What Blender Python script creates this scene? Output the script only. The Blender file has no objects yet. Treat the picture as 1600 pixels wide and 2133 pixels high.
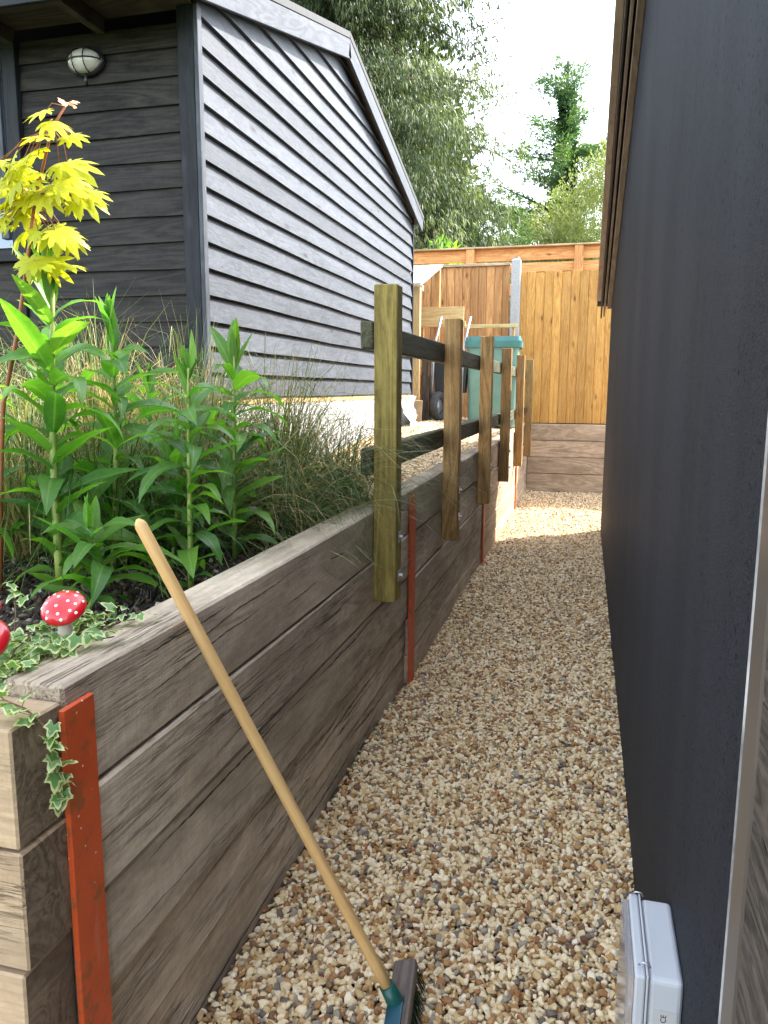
import bpy, bmesh, math, random
import numpy as np
from mathutils import Vector, Matrix, Euler
R = math.radians
random.seed(7); rng = np.random.default_rng(7)
S = bpy.context.scene
C = S.collection

# ------------------------------------------------------------------ camera, sky, sun, exposure
PITCH, YAW, ROLL, EYE = R(9.05), R(14.6), R(0.25), 1.6
f = Vector((-math.sin(YAW)*math.cos(PITCH), math.cos(YAW)*math.cos(PITCH), -math.sin(PITCH)))
rt = Vector((math.cos(YAW), math.sin(YAW), 0)); up = rt.cross(f)
rt2 = rt*math.cos(ROLL)+up*math.sin(ROLL); up2 = -rt*math.sin(ROLL)+up*math.cos(ROLL)
cd = bpy.data.cameras.new('camera'); cam = bpy.data.objects.new('camera', cd); C.objects.link(cam)
m = Matrix((rt2, up2, -f)).transposed().to_4x4(); m.translation = (0, 0, EYE); cam.matrix_world = m
cd.sensor_fit = 'VERTICAL'; cd.sensor_height = 36; cd.sensor_width = 27; cd.lens = 36*1600/2133
cd.clip_start = 0.05; cd.clip_end = 3000; S.camera = cam

SUN = Vector((0.72, 0.60, 1.0)).normalized()
w = bpy.data.worlds.new('World'); S.world = w; w.use_nodes = True
nt = w.node_tree; nt.nodes.clear()
sky = nt.nodes.new('ShaderNodeTexSky'); sky.sky_type = 'NISHITA'; sky.sun_disc = False
sky.sun_elevation = math.asin(SUN.z); sky.sun_rotation = math.atan2(SUN.x, SUN.y)
sky.air_density = 1.1; sky.dust_density = 1.3; sky.ozone_density = 1.2
bg = nt.nodes.new('ShaderNodeBackground'); bg.inputs['Strength'].default_value = 0.15
wo = nt.nodes.new('ShaderNodeOutputWorld')
hsv = nt.nodes.new('ShaderNodeHueSaturation'); hsv.inputs['Saturation'].default_value = 0.42
nt.links.new(sky.outputs[0], hsv.inputs['Color']); nt.links.new(hsv.outputs[0], bg.inputs[0]); nt.links.new(bg.outputs[0], wo.inputs[0])
sd = bpy.data.lights.new('sun', 'SUN'); sd.energy = 2.4; sd.angle = R(0.53); sd.color = (1, .945, .85)
so = bpy.data.objects.new('sun', sd); C.objects.link(so)
so.rotation_euler = (-SUN).to_track_quat('-Z', 'Y').to_euler(); so.location = (6, 8, 12)
S.view_settings.view_transform = 'Standard'; S.view_settings.look = 'None'
S.view_settings.exposure = 2.85; S.view_settings.gamma = 1; S.view_settings.use_curve_mapping = False
S.render.engine = 'CYCLES'
S.cycles.max_bounces = 8; S.cycles.diffuse_bounces = 5; S.cycles.transmission_bounces = 6; S.cycles.transparent_max_bounces = 8

# ------------------------------------------------------------------ object helpers
def tag(o, label=None, cat=None, group=None, kind=None):
    if label: o['label'] = label
    if cat: o['category'] = cat
    if group: o['group'] = group
    if kind: o['kind'] = kind
    return o
def thing(name, loc, label, cat, group=None):
    o = bpy.data.objects.new(name, None); o.empty_display_size = .1; C.objects.link(o)
    o.location = loc
    return tag(o, label, cat, group)
def wloc(o):
    v = Vector(o.location)
    while o.parent: o = o.parent; v = v + Vector(o.location)
    return v
def put(name, me, mat, parent=None, loc=(0, 0, 0), rot=(0, 0, 0), scale=None):
    """link a mesh; loc is in world space, parents are never rotated"""
    o = bpy.data.objects.new(name, me); C.objects.link(o)
    if mat is not None and (len(me.materials) == 0): me.materials.append(mat)
    if parent is not None:
        o.parent = parent; o.location = Vector(loc)-wloc(parent)
    else: o.location = loc
    o.rotation_euler = rot
    if scale is not None: o.scale = scale
    return o
def mesh_from(bm, name='mesh', smooth=False):
    me = bpy.data.meshes.new(name); bm.to_mesh(me); bm.free()
    if smooth:
        me.polygons.foreach_set('use_smooth', [True]*len(me.polygons))
    return me
def np_mesh(name, v, faces, smooth=False, attr=None):
    """v Nx3, faces MxK (K constant)"""
    v = np.asarray(v, dtype=np.float32); faces = np.asarray(faces, dtype=np.int32); k = faces.shape[1]
    me = bpy.data.meshes.new(name); me.vertices.add(len(v)); me.vertices.foreach_set('co', v.ravel())
    me.loops.add(faces.size); me.loops.foreach_set('vertex_index', faces.ravel())
    me.polygons.add(len(faces)); me.polygons.foreach_set('loop_start', np.arange(0, faces.size, k, dtype=np.int32))
    me.polygons.foreach_set('loop_total', np.full(len(faces), k, dtype=np.int32))
    if smooth: me.polygons.foreach_set('use_smooth', np.ones(len(faces), dtype=bool))
    if attr:
        for an, av in attr.items():
            a = me.attributes.new(an, 'FLOAT', 'POINT'); a.data.foreach_set('value', np.asarray(av, dtype=np.float32))
    me.update(); me.validate(); return me
_cache = {}
def box_bm(L, W, T, bev=0.003, seg=1, cuts=0, wob=0.0, seed=0):
    bm = bmesh.new(); bmesh.ops.create_cube(bm, size=1)
    for v in bm.verts: v.co = Vector((v.co.x*L, v.co.y*W, v.co.z*T))
    if bev > 0: bmesh.ops.bevel(bm, geom=bm.edges[:], offset=min(bev, L/4, W/4, T/4), segments=seg, affect='EDGES', profile=.5)
    if cuts:
        for k in range(1, cuts+1):
            x = -L/2+L*k/(cuts+1)
            bmesh.ops.bisect_plane(bm, geom=bm.verts[:]+bm.edges[:]+bm.faces[:], plane_co=(x, 0, 0), plane_no=(1, 0, 0))
        if wob > 0:
            rr = random.Random(seed)
            ph = [rr.uniform(0, 6.28) for _ in range(4)]; fr = [rr.uniform(1.5, 4) for _ in range(4)]
            for v in bm.verts:
                v.co.y += wob*math.sin(fr[0]*v.co.x+ph[0]+(1 if v.co.z > 0 else 0)); v.co.z += wob*.8*math.sin(fr[1]*v.co.x+ph[1]+(2 if v.co.y > 0 else 0))
    return bm
def plank_mesh(L, W, T, bev=0.003, cuts=0, wob=0.0, seed=0):
    key = (round(L, 3), round(W, 3), round(T, 3), bev, cuts, wob, seed)
    if key not in _cache: _cache[key] = mesh_from(box_bm(L, W, T, bev, 1, cuts, wob, seed), 'plank')
    return _cache[key]
# planks have their length on local X; these turn that length into world X, Y or Z
AX = {'x': (0, 0, 0), 'y': (0, 0, R(90)), 'z': (0, R(-90), 0)}
def beam(name, axis, lo, hi, mat, parent, bev=.003, cuts=0, wob=0, seed=0, extra=None):
    """box between world corners lo, hi with grain along axis"""
    lo = Vector(lo); hi = Vector(hi); d = hi-lo; c = (lo+hi)/2
    if axis == 'x': dims = (d.x, d.y, d.z)
    elif axis == 'y': dims = (d.y, d.x, d.z)
    else: dims = (d.z, d.y, d.x)
    me = plank_mesh(*dims, bev, cuts, wob, seed)
    me2 = me
    if len(me.materials) and me.materials[0] != mat:
        k2 = ('m', id(me), mat.name)
        if k2 not in _cache:
            _cache[k2] = me.copy(); _cache[k2].materials.clear()
        me2 = _cache[k2]
    r = Vector(AX[axis]) + (Vector(extra) if extra else Vector((0, 0, 0)))
    return put(name, me2, mat, parent, c, r)
def poly_prism(pts, n, depth):
    """extrude a polygon (3D pts) by vector"""
    bm = bmesh.new(); vs = [bm.verts.new(p) for p in pts]; fc = bm.faces.new(vs)
    r = bmesh.ops.extrude_face_region(bm, geom=[fc]); nv = [g for g in r['geom'] if isinstance(g, bmesh.types.BMVert)]
    for v in nv: v.co += Vector(n)*depth
    bmesh.ops.recalc_face_normals(bm, faces=bm.faces[:]); return bm
def tube_np(path, radii, sides=8, cap=True):
    P = [Vector(p) for p in path]; V = []; F = []
    for i, p in enumerate(P):
        t = (P[min(i+1, len(P)-1)]-P[max(i-1, 0)]).normalized()
        a = t.orthogonal().normalized() if i == 0 else (a-t*a.dot(t)).normalized()
        b = t.cross(a)
        r = radii[i] if hasattr(radii, '__len__') else radii
        for s in range(sides):
            th = 2*math.pi*s/sides; V.append(p+a*math.cos(th)*r+b*math.sin(th)*r)
    for i in range(len(P)-1):
        for s in range(sides):
            F.append((i*sides+s, i*sides+(s+1) % sides, (i+1)*sides+(s+1) % sides, (i+1)*sides+s))
    if cap:
        F.append(tuple(range(sides))[::-1]); F.append(tuple((len(P)-1)*sides+s for s in range(sides)))
    return V, F
def tube_mesh(path, radii, sides=8):
    V, F = tube_np(path, radii, sides); me = bpy.data.meshes.new('tube'); me.from_pydata([tuple(v) for v in V], [], F)
    me.polygons.foreach_set('use_smooth', [len(p.vertices) == 4 for p in me.polygons]); me.update(); return me
def join_meshes(parts):
    V = []; F = []
    for v, fc in parts:
        o = len(V); V += [tuple(x) for x in v]; F += [tuple(i+o for i in q) for q in fc]
    me = bpy.data.meshes.new('joined'); me.from_pydata(V, [], F); me.update(); return me
def lathe(profile, seg=24, sx=1, sy=1):
    V = []; F = []
    for r, z in profile:
        for s in range(seg):
            t = 2*math.pi*s/seg; V.append((r*math.cos(t)*sx, r*math.sin(t)*sy, z))
    for i in range(len(profile)-1):
        for s in range(seg):
            F.append((i*seg+s, i*seg+(s+1) % seg, (i+1)*seg+(s+1) % seg, (i+1)*seg+s))
    me = bpy.data.meshes.new('lathe'); me.from_pydata(V, [], F); me.polygons.foreach_set('use_smooth', [True]*len(F)); me.update(); return me

# ------------------------------------------------------------------ materials
class N:
    def __init__(s, name):
        s.m = bpy.data.materials.new(name); s.m.use_nodes = True; s.t = s.m.node_tree; s.t.nodes.clear()
        s.out = s.n('ShaderNodeOutputMaterial'); s.b = s.n('ShaderNodeBsdfPrincipled'); s.l(s.b.outputs[0], s.out.inputs[0])
    def n(s, k, **kw):
        x = s.t.nodes.new(k)
        for a, v in kw.items(): setattr(x, a, v)
        return x
    def l(s, a, b): s.t.links.new(a, b)
    def val(s, x, sock):
        if isinstance(x, bpy.types.NodeSocket): s.l(x, sock)
        else: sock.default_value = x
    def math(s, op, a, b=0.0, clamp=False):
        x = s.n('ShaderNodeMath', operation=op, use_clamp=clamp); s.val(a, x.inputs[0]); s.val(b, x.inputs[1]); return x.outputs[0]
    def noise(s, vec, scale, detail=4, rough=.55, dist=0.0):
        x = s.n('ShaderNodeTexNoise'); s.l(vec, x.inputs['Vector']); x.inputs['Scale'].default_value = scale
        x.inputs['Detail'].default_value = detail; x.inputs['Roughness'].default_value = rough; x.inputs['Distortion'].default_value = dist
        return x.outputs['Fac']
    def ramp(s, fac, stops, interp='LINEAR'):
        x = s.n('ShaderNodeValToRGB'); s.l(fac, x.inputs[0]); e = x.color_ramp.elements; x.color_ramp.interpolation = interp
        while len(e) < len(stops): e.new(.5)
        for i, (p, c) in enumerate(stops):
            e[i].position = p; e[i].color = (*c, 1) if len(c) == 3 else c
        return x.outputs[0]
    def mix(s, fac, a, b, mode='MIX'):
        x = s.n('ShaderNodeMix', data_type='RGBA', blend_type=mode); s.val(fac, x.inputs[0])
        for v, i in ((a, 6), (b, 7)):
            if isinstance(v, tuple): x.inputs[i].default_value = (*v, 1) if len(v) == 3 else v
            else: s.l(v, x.inputs[i])
        return x.outputs[2]
    def map(s, vec, scale=(1, 1, 1), rot=(0, 0, 0)):
        x = s.n('ShaderNodeMapping'); s.l(vec, x.inputs[0]); x.inputs['Scale'].default_value = scale; x.inputs['Rotation'].default_value = rot; return x.outputs[0]
    def coords(s, rand=True):
        tc = s.n('ShaderNodeTexCoord').outputs['Object']
        if not rand: return tc, None
        oi = s.n('ShaderNodeObjectInfo'); x = s.n('ShaderNodeVectorMath', operation='SCALE'); x.inputs[0].default_value = (91, 47, 63)
        s.l(oi.outputs['Random'], x.inputs['Scale']); y = s.n('ShaderNodeVectorMath', operation='ADD'); s.l(tc, y.inputs[0]); s.l(x.outputs[0], y.inputs[1])
        return y.outputs[0], oi.outputs['Random']
    def bump(s, h, strength=.3, dist=.01, prev=None):
        x = s.n('ShaderNodeBump'); s.val(h, x.inputs['Height']); x.inputs['Strength'].default_value = strength; x.inputs['Distance'].default_value = dist
        if prev is not None: s.l(prev, x.inputs['Normal'])
        return x.outputs[0]
    def fin(s, col=None, rough=.6, normal=None, **kw):
        if col is not None:
            if isinstance(col, tuple): s.b.inputs['Base Color'].default_value = (*col, 1)
            else: s.l(col, s.b.inputs['Base Color'])
        s.val(rough, s.b.inputs['Roughness'])
        if normal is not None: s.l(normal, s.b.inputs['Normal'])
        for k, v in kw.items(): s.b.inputs[k.replace('_', ' ')].default_value = v
        return s.m

def wood(name, dark, light,  cracks=.5, knots=0.0, stain=None, fine=70, rough=.75, bump=.5, vary=.35, rings=7.0, crackcol=(.03, .021, .014), saw=0.0, knotcol=(.10, .035, .012), spec=.3, stretch=.7, ringw=.30):
    s = N(name); v, rnd = s.coords()
    a = s.map(v, (stretch, rings, rings)); big = s.noise(a, 1.0, 3, .5, 1.2)
    rg = s.math('FRACT', s.math('MULTIPLY', big, 7.0)); rg = s.math('ABSOLUTE', s.math('SUBTRACT', rg, .5)); rg = s.math('MULTIPLY', rg, 2.0)
    fg = s.noise(s.map(v, (6.0, fine*1.8, fine*1.8)), 1.0, 5, .7)
    mid = s.noise(s.map(v, (1.2, 5, 5)), 1.3, 4, .6)
    t = s.math('ADD', s.math('MULTIPLY', rg, ringw), s.math('MULTIPLY', fg, .45)); t = s.math('ADD', t, s.math('MULTIPLY', mid, .45))
    iso = s.noise(s.map(v, (22, 55, 55)), 1.0, 6, .75); t = s.math('ADD', t, s.math('MULTIPLY', s.math('SUBTRACT', iso, .5), .55))
    t = s.math('SUBTRACT', t, .12+.5*(ringw-.30))
    col = s.ramp(t, [(.22, dark), (.72, light)])
    hs = s.n('ShaderNodeHueSaturation'); s.l(col, hs.inputs['Color'])
    s.l(s.math('ADD', s.math('MULTIPLY', rnd, vary), 1-vary*.5), hs.inputs['Value']); col = hs.outputs[0]
    if stain:
        st = s.noise(s.map(v, (1.6, 3, 3)), 1.0, 5, .62)
        col = s.mix(s.math('MULTIPLY', s.ramp(st, [(.42, (0, 0, 0)), (.68, (1, 1, 1))]), .75), col, stain)
    h = s.math('MULTIPLY', fg, .35)
    if saw:
        sw = s.noise(s.map(v, (110, 3, 3)), 1.0, 2, .5); h = s.math('ADD', h, s.math('MULTIPLY', sw, saw))
        col = s.mix(s.math('MULTIPLY', s.ramp(sw, [(.4, (0, 0, 0)), (.62, (1, 1, 1))]), saw*.35), col, dark)
    if cracks:
        for (sx, sy, wd, am) in ((.45, 9, .0042, .8), (.8, 24, .005, .7), (1.8, 55, .012, .4)):
            c = s.noise(s.map(v, (sx, sy, sy)), 1.0, 5, .6, .35)
            c = s.math('ABSOLUTE', s.math('SUBTRACT', c, .5)); c = s.ramp(c, [(0, (1, 1, 1)), (wd*.5*min(1.3, .4+cracks), (.8, .8, .8)), (wd*1.3*min(1.3, .4+cracks), (0, 0, 0))])
            gate = s.ramp(s.noise(s.map(v, (1.7, 3.1, 4.3)), 1.0, 2, .5), [(.48, (0, 0, 0)), (.58, (1, 1, 1))])
            c = s.math('MULTIPLY', s.math('MULTIPLY', c, gate), am*min(1, cracks+.1))
            col = s.mix(c, col, crackcol); h = s.math('SUBTRACT', h, s.math('MULTIPLY', c, .9))
    if knots:
        vo = s.n('ShaderNodeTexVoronoi'); s.l(s.map(v, (3.0, .02, 8.5)), vo.inputs['Vector']); vo.inputs['Scale'].default_value = 1.0
        k = s.ramp(vo.outputs['Distance'], [(.08, (1, 1, 1)), (.13, (.45, .45, .45)), (.24, (0, 0, 0))])
        sel = s.math('GREATER_THAN', s.n('ShaderNodeSeparateColor').outputs[0], .5)
        sc = s.t.nodes[-1] if False else [x for x in s.t.nodes if x.bl_idname == 'ShaderNodeSeparateColor'][-1]
        s.l(vo.outputs['Color'], sc.inputs[0]); sel.node.inputs[1].default_value = 1-knots
        col = s.mix(s.math('MULTIPLY', s.math('MULTIPLY', k, sel), .85), col, knotcol)
    nm = s.bump(h, bump, .006)
    return s.fin(col, rough, nm, Specular_IOR_Level=spec)

def flat(name, col, rough=.5, var=.15, scale=12, bump=.0, metallic=0.0, col2=None, bscale=60, spec=.5, coat=0.0):
    s = N(name); v, rnd = s.coords(); n1 = s.noise(v, scale, 5, .6)
    c2 = col2 if col2 else tuple(x*(1-var*2) for x in col)
    c = s.ramp(n1, [(.35, col), (.68, c2)])
    nm = s.bump(s.noise(v, bscale, 4, .6), bump, .004) if bump else None
    return s.fin(c, rough, nm, Metallic=metallic, Specular_IOR_Level=spec, Coat_Weight=coat)

def leafmat(name, cols, trans=.45, rough=.45, tcol=None, attr='rnd', rand_obj=False, vein=False, edge=None, spec=.4):
    """foliage: principled mixed with translucent"""
    s = N(name)
    if rand_obj:
        v, r = s.coords(); n1 = s.noise(v, 18, 3, .5); fac = s.math('ADD', s.math('MULTIPLY', r, .7), s.math('MULTIPLY', n1, .3))
    else:
        a = s.n('ShaderNodeAttribute', attribute_name=attr); fac = a.outputs['Fac']
        v = s.n('ShaderNodeTexCoord').outputs['Object']
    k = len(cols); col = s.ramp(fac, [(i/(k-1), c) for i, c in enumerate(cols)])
    if edge:
        e = s.n('ShaderNodeAttribute', attribute_name='edge').outputs['Fac']
        n2 = s.noise(v, 60, 3, .6); e = s.math('ADD', e, s.math('MULTIPLY', s.math('SUBTRACT', n2, .5), .5))
        col = s.mix(s.ramp(e, [(.62, (0, 0, 0)), (.78, (1, 1, 1))]), col, edge)
    if vein:
        e = s.n('ShaderNodeAttribute', attribute_name='mid').outputs['Fac']
        col = s.mix(s.ramp(e, [(.0, (.55, .55, .55)), (.16, (0, 0, 0))]), col, (.25, .38, .12))
    s.l(col, s.b.inputs['Base Color']); s.b.inputs['Roughness'].default_value = rough; s.b.inputs['Specular IOR Level'].default_value = spec
    tr = s.n('ShaderNodeBsdfTranslucent'); g = s.n('ShaderNodeMix', data_type='RGBA', blend_type='MULTIPLY'); g.inputs[0].default_value = 1
    s.l(col, g.inputs[6]); g.inputs[7].default_value = (*(tcol or (1.6, 1.7, .7)), 1); s.l(g.outputs[2], tr.inputs[0])
    mx = s.n('ShaderNodeMixShader'); mx.inputs[0].default_value = trans
    s.l(s.b.outputs[0], mx.inputs[1]); s.l(tr.outputs[0], mx.inputs[2]); s.l(mx.outputs[0], s.out.inputs[0])
    return s.m

M = {}
M['oak'] = wood('oak', (.27, .21, .15), (.72, .61, .47), cracks=1.2, stain=(.29, .225, .16), fine=90, vary=.42, bump=.7, rings=4.5, saw=.35, ringw=.18)
M['oak_end'] = wood('oak_weathered_pale', (.26, .175, .105), (.62, .46, .29), ringw=.12, cracks=1.1, stain=(.33, .24, .155), fine=80, vary=.2, bump=.6, rings=5, saw=.3)
M['end_grain'] = wood('dark_end_grain', (.11, .078, .050), (.33, .245, .165), cracks=1.2, stain=(.10, .072, .05), fine=60, vary=.3, bump=.6, rings=9, saw=.2, stretch=6)
M['oak_far'] = wood('oak_fresh', (.28, .19, .12), (.60, .45, .31), cracks=.9, stain=(.34, .25, .17), fine=70, vary=.25, bump=.5, rings=4, saw=.25)
M['post'] = wood('treated_post', (.17, .095, .032), (.47, .285, .112), cracks=.25, fine=75, vary=.5, bump=.35, rings=9, knots=.12)
M['post_green'] = wood('treated_post_green', (.125, .092, .022), (.34, .26, .07), cracks=.3, fine=75, vary=.1, bump=.35, rings=9, knots=.15)
M['rail'] = wood('shaded_green_rail', (.028, .032, .018), (.13, .125, .07), cracks=.4, fine=60, vary=.2, bump=.7, rings=12, saw=.4)  # dark green puts the shade on the rails into their colour
M['fence_new'] = wood('golden_softwood', (.36, .165, .036), (.60, .335, .092), cracks=0, knots=.5, fine=55, vary=.34, bump=.2, rings=9, rough=.6)
M['fence_old'] = wood('brown_softwood', (.30, .135, .048), (.58, .32, .13), cracks=0, knots=.45, fine=55, vary=.45, bump=.25, rings=9)
M['pale_wood'] = wood('pale_pine', (.42, .27, .105), (.68, .49, .24), cracks=0, knots=.3, fine=55, vary=.1, bump=.2, rings=10)
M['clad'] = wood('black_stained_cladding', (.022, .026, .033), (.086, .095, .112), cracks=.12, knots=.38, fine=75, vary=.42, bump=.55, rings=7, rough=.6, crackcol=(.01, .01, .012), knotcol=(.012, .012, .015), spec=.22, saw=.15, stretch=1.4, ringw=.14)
M['clad_front'] = wood('black_stained_shaded_front', (.005, .0046, .0042), (.035, .0315, .0275), cracks=.1, knots=.45, fine=75, vary=.3, bump=.5, rings=7, rough=.6, crackcol=(.01, .01, .01), knotcol=(.002, .002, .003), spec=.2, saw=.15)  # gable cladding stain made darker: the front's shade is in the colour
M['trim'] = wood('blue_black_trim', (.008, .0095, .012), (.021, .024, .029), cracks=.05, knots=.15, fine=60, vary=.1, bump=.25, rings=5, rough=.6, spec=.2, knotcol=(.03, .03, .04))
M['barge'] = wood('grey_barge_paint', (.035, .040, .048), (.085, .092, .108), cracks=.08, knots=.15, fine=60, vary=.1, bump=.2, rings=5, rough=.6, spec=.2, knotcol=(.08, .08, .09))
M['brown_trim'] = wood('brown_composite', (.15, .115, .09), (.30, .24, .19), cracks=.1, fine=60, vary=.15, bump=.15, rings=4, rough=.55)
M['verge'] = wood('light_brown_verge', (.26, .20, .16), (.42, .34, .27), cracks=.05, fine=60, vary=.1, bump=.1, rings=4, rough=.55)
M['dark_trim'] = wood('dark_brown_board', (.03, .024, .02), (.085, .066, .052), cracks=.2, fine=60, vary=.15, bump=.25, rings=4)
M['clad_brown'] = wood('woodgrain_composite', (.022, .017, .014), (.105, .082, .068), cracks=1.6, fine=40, vary=.1, bump=1.0, rings=13, rough=.6, stretch=2.2)
M['black_timber'] = wood('black_old_timber', (.012, .011, .010), (.09, .075, .06), cracks=1.0, fine=40, vary=.1, bump=.8, rings=8)
M['beech'] = wood('varnished_beech', (.56, .33, .125), (.68, .44, .19), cracks=0, fine=110, vary=.05, bump=.1, rings=16, rough=.42)
M['broom_wood'] = wood('dirty_broom_wood', (.075, .055, .045), (.24, .185, .15), cracks=.2, fine=120, vary=.05, bump=.6, rings=14, stain=(.09, .075, .07))
M['steel'] = None
s = N('red_oxide_steel'); v, r_ = s.coords(); a = s.noise(v, 7, 4, .6)
col = s.ramp(a, [(.3, (.62, .095, .020)), (.7, (.50, .062, .012))])
ed = s.noise(v, 26, 5, .7); col = s.mix(s.math('MULTIPLY', s.ramp(ed, [(.53, (0, 0, 0)), (.66, (1, 1, 1))]), .75), col, (.22, .075, .02))
vo = s.n('ShaderNodeTexVoronoi'); s.l(v, vo.inputs['Vector']); vo.inputs['Scale'].default_value = 42
sp = s.ramp(vo.outputs['Distance'], [(.07, (1, 1, 1)), (.11, (0, 0, 0))]); col = s.mix(s.math('MULTIPLY', sp, s.ramp(s.noise(v, 3, 2), [(.5, (0, 0, 0)), (.56, (1, 1, 1))])), col, (.62, .6, .55))
sc_ = s.noise(s.map(v, (40, 40, 5), (0.5, .4, 0)), 1, 3, .6); col = s.mix(s.math('MULTIPLY', s.ramp(sc_, [(.66, (0, 0, 0)), (.7, (1, 1, 1))]), .3), col, (.5, .2, .12))
M['steel'] = s.fin(col, .5, s.bump(ed, .12, .003))
M['zinc'] = flat('zinc_bolt', (.55, .55, .56), .35, metallic=.9)
M['concrete'] = flat('concrete', (.42, .42, .41), .9, bump=.5, scale=40, col2=(.30, .30, .29), bscale=120)
M['soil'] = flat('dark_soil', (.045, .033, .025), .95, bump=1.0, scale=30, col2=(.015, .011, .009), bscale=70)
M['grit'] = flat('grit_between_stones', (.13, .085, .05), .95, bump=.8, scale=60, col2=(.05, .03, .018), bscale=160)
M['felt'] = flat('pale_roof_felt', (.55, .58, .50), .8, bump=.4, scale=14, col2=(.36, .41, .33))
M['roofdark'] = flat('dark_roof', (.04, .042, .045), .8, bump=.4, scale=20)
M['teal'] = flat('faded_teal_plastic', (.12, .26, .21), .5, scale=5, col2=(.17, .31, .25), bump=.05)
M['teal_lid'] = flat('turquoise_lid_plastic', (.05, .19, .18), .45, scale=5, col2=(.08, .24, .225))
M['black_pl'] = flat('black_plastic', (.018, .019, .022), .4)
M['tyre'] = flat('tyre_rubber', (.05, .05, .05), .8, bump=.3, scale=30)
M['tube'] = flat('galvanised_tube', (.5, .52, .55), .35, metallic=.8)
M['white_sheet'] = flat('white_sheeting', (.58, .58, .59), .45, scale=8, col2=(.45, .45, .47), bump=.25, bscale=14)
M['terracotta'] = wood('orange_offcuts', (.32, .12, .05), (.55, .26, .12), cracks=.3, fine=50, vary=.5)
M['card'] = flat('cardboard', (.42, .31, .19), .8, scale=9)
M['red'] = flat('glossy_red_paint', (.60, .010, .018), .28, var=.12, scale=6, coat=.4)
M['white'] = flat('white_paint', (.82, .80, .76), .4, var=.06)
M['stem_white'] = flat('cream_ceramic', (.62, .56, .48), .5, var=.1)
M['enclosure'] = flat('pale_grey_plastic', (.50, .52, .55), .42, var=.05, scale=4, bump=.03)
M['tape'] = flat('silver_label', (.50, .49, .49), .4, var=.05)
M['ink'] = flat('black_ink', (.02, .02, .02), .5)
M['green_pl'] = flat('dark_green_plastic', (.006, .085, .07), .38, var=.1, scale=10)
M['blue_pl'] = flat('teal_blue_plastic', (.018, .085, .125), .42, var=.1, scale=10)
M['bristle'] = flat('green_bristle', (.012, .05, .022), .5, var=.2)
M['caulk'] = flat('old_sealant', (.45, .44, .44), .5, scale=6, col2=(.03, .03, .035), bump=.4)
M['bronze'] = flat('bronze_upvc', (.085, .070, .060), .3, scale=3, col2=(.06, .05, .045), bump=.02)
M['dark_groove'] = flat('dark_groove', (.02, .02, .024), .4)
M['lampmetal'] = flat('black_lamp_metal', (.015, .015, .017), .35)
M['twig'] = flat('twig_bark', (.33, .26, .19), .8, scale=40)
M['deadleaf'] = flat('dead_leaf', (.13, .055, .025), .7, scale=20)
M['vine'] = flat('vine_bark', (.22, .13, .08), .7, scale=40)
M['maple_bark'] = flat('orange_bark', (.32, .10, .035), .5, scale=20)
M['bark'] = flat('tree_bark', (.12, .085, .06), .9, scale=5, bump=.8, bscale=20)
M['stalk'] = flat('green_stalk', (.26, .33, .07), .45, scale=9, col2=(.17, .25, .05))
M['lawn'] = flat('far_ground', (.08, .12, .035), .95, scale=.4, bump=.3)
M['whitestone'] = flat('white_stone', (.62, .60, .55), .7, scale=9, bump=.2)

# glass for the wall lamp and window
s = N('ribbed_glass'); v, _ = s.coords(False); wv = s.n('ShaderNodeTexWave'); s.l(v, wv.inputs[0]); wv.inputs['Scale'].default_value = 55; wv.bands_direction = 'X'
M['lampglass'] = s.fin((.75, .74, .68), .18, s.bump(wv.outputs['Fac'], .5, .003), Transmission_Weight=.35, Specular_IOR_Level=.6)
s = N('window_glass'); M['glass'] = s.fin((.10, .14, .19), .04, None, Specular_IOR_Level=.9, Metallic=.3)
s = N('clear_lid'); M['clear'] = s.fin((.86, .86, .9), .08, None, Transmission_Weight=.85, IOR=1.35)

# dark painted render
s = N('dark_rough_render'); v, _ = s.coords(False)
n1 = s.noise(s.map(v, (1, 1.4, .35)), 1.6, 4, .6); n2 = s.noise(v, 210, 3, .7); n3 = s.noise(v, 85, 5, .75); st = s.noise(s.map(v, (6, 6, .5)), 1.5, 3, .6)
col = s.ramp(n1, [(.3, (.0115, .0150, .0250)), (.7, (.027, .033, .047))])
col = s.mix(s.math('MULTIPLY', s.ramp(st, [(.5, (0, 0, 0)), (.75, (1, 1, 1))]), .4), col, (.036, .039, .048))
pit = s.ramp(n3, [(.57, (0, 0, 0)), (.64, (1, 1, 1))]); col = s.mix(s.math('MULTIPLY', pit, .5), col, (.001, .001, .002))
h = s.math('SUBTRACT', s.math('ADD', s.math('MULTIPLY', n2, .6), s.math('MULTIPLY', n3, .6)), s.math('MULTIPLY', pit, .4))
M['render'] = s.fin(col, .62, s.bump(h, 1.0, .03)); s.l(s.math('SUBTRACT', .24, s.math('MULTIPLY', pit, .2)), s.b.inputs['Specular IOR Level'])

# gravel stones: colour by instance
s = N('flint_stone'); v, r_ = s.coords()
base = s.ramp(r_, [(0, (.66, .57, .41)), (.14, (.50, .38, .22)), (.24, (.74, .67, .52)), (.38, (.34, .19, .08)), (.46, (.62, .51, .32)),
                  (.57, (.28, .13, .052)), (.64, (.76, .68, .51)), (.74, (.13, .065, .036)), (.79, (.24, .235, .23)), (.85, (.40, .25, .11)), (.91, (.09, .095, .11)), (.94, (.80, .76, .66))], 'CONSTANT')
n1 = s.noise(v, 55, 4, .6); col = s.mix(s.math('MULTIPLY', s.ramp(n1, [(.48, (0, 0, 0)), (.62, (1, 1, 1))]), .5), base, (.40, .25, .12))
n2 = s.noise(v, 160, 3, .6); col = s.mix(s.math('MULTIPLY', s.ramp(n2, [(.55, (0, 0, 0)), (.7, (1, 1, 1))]), .3), col, (.72, .66, .54))
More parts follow.
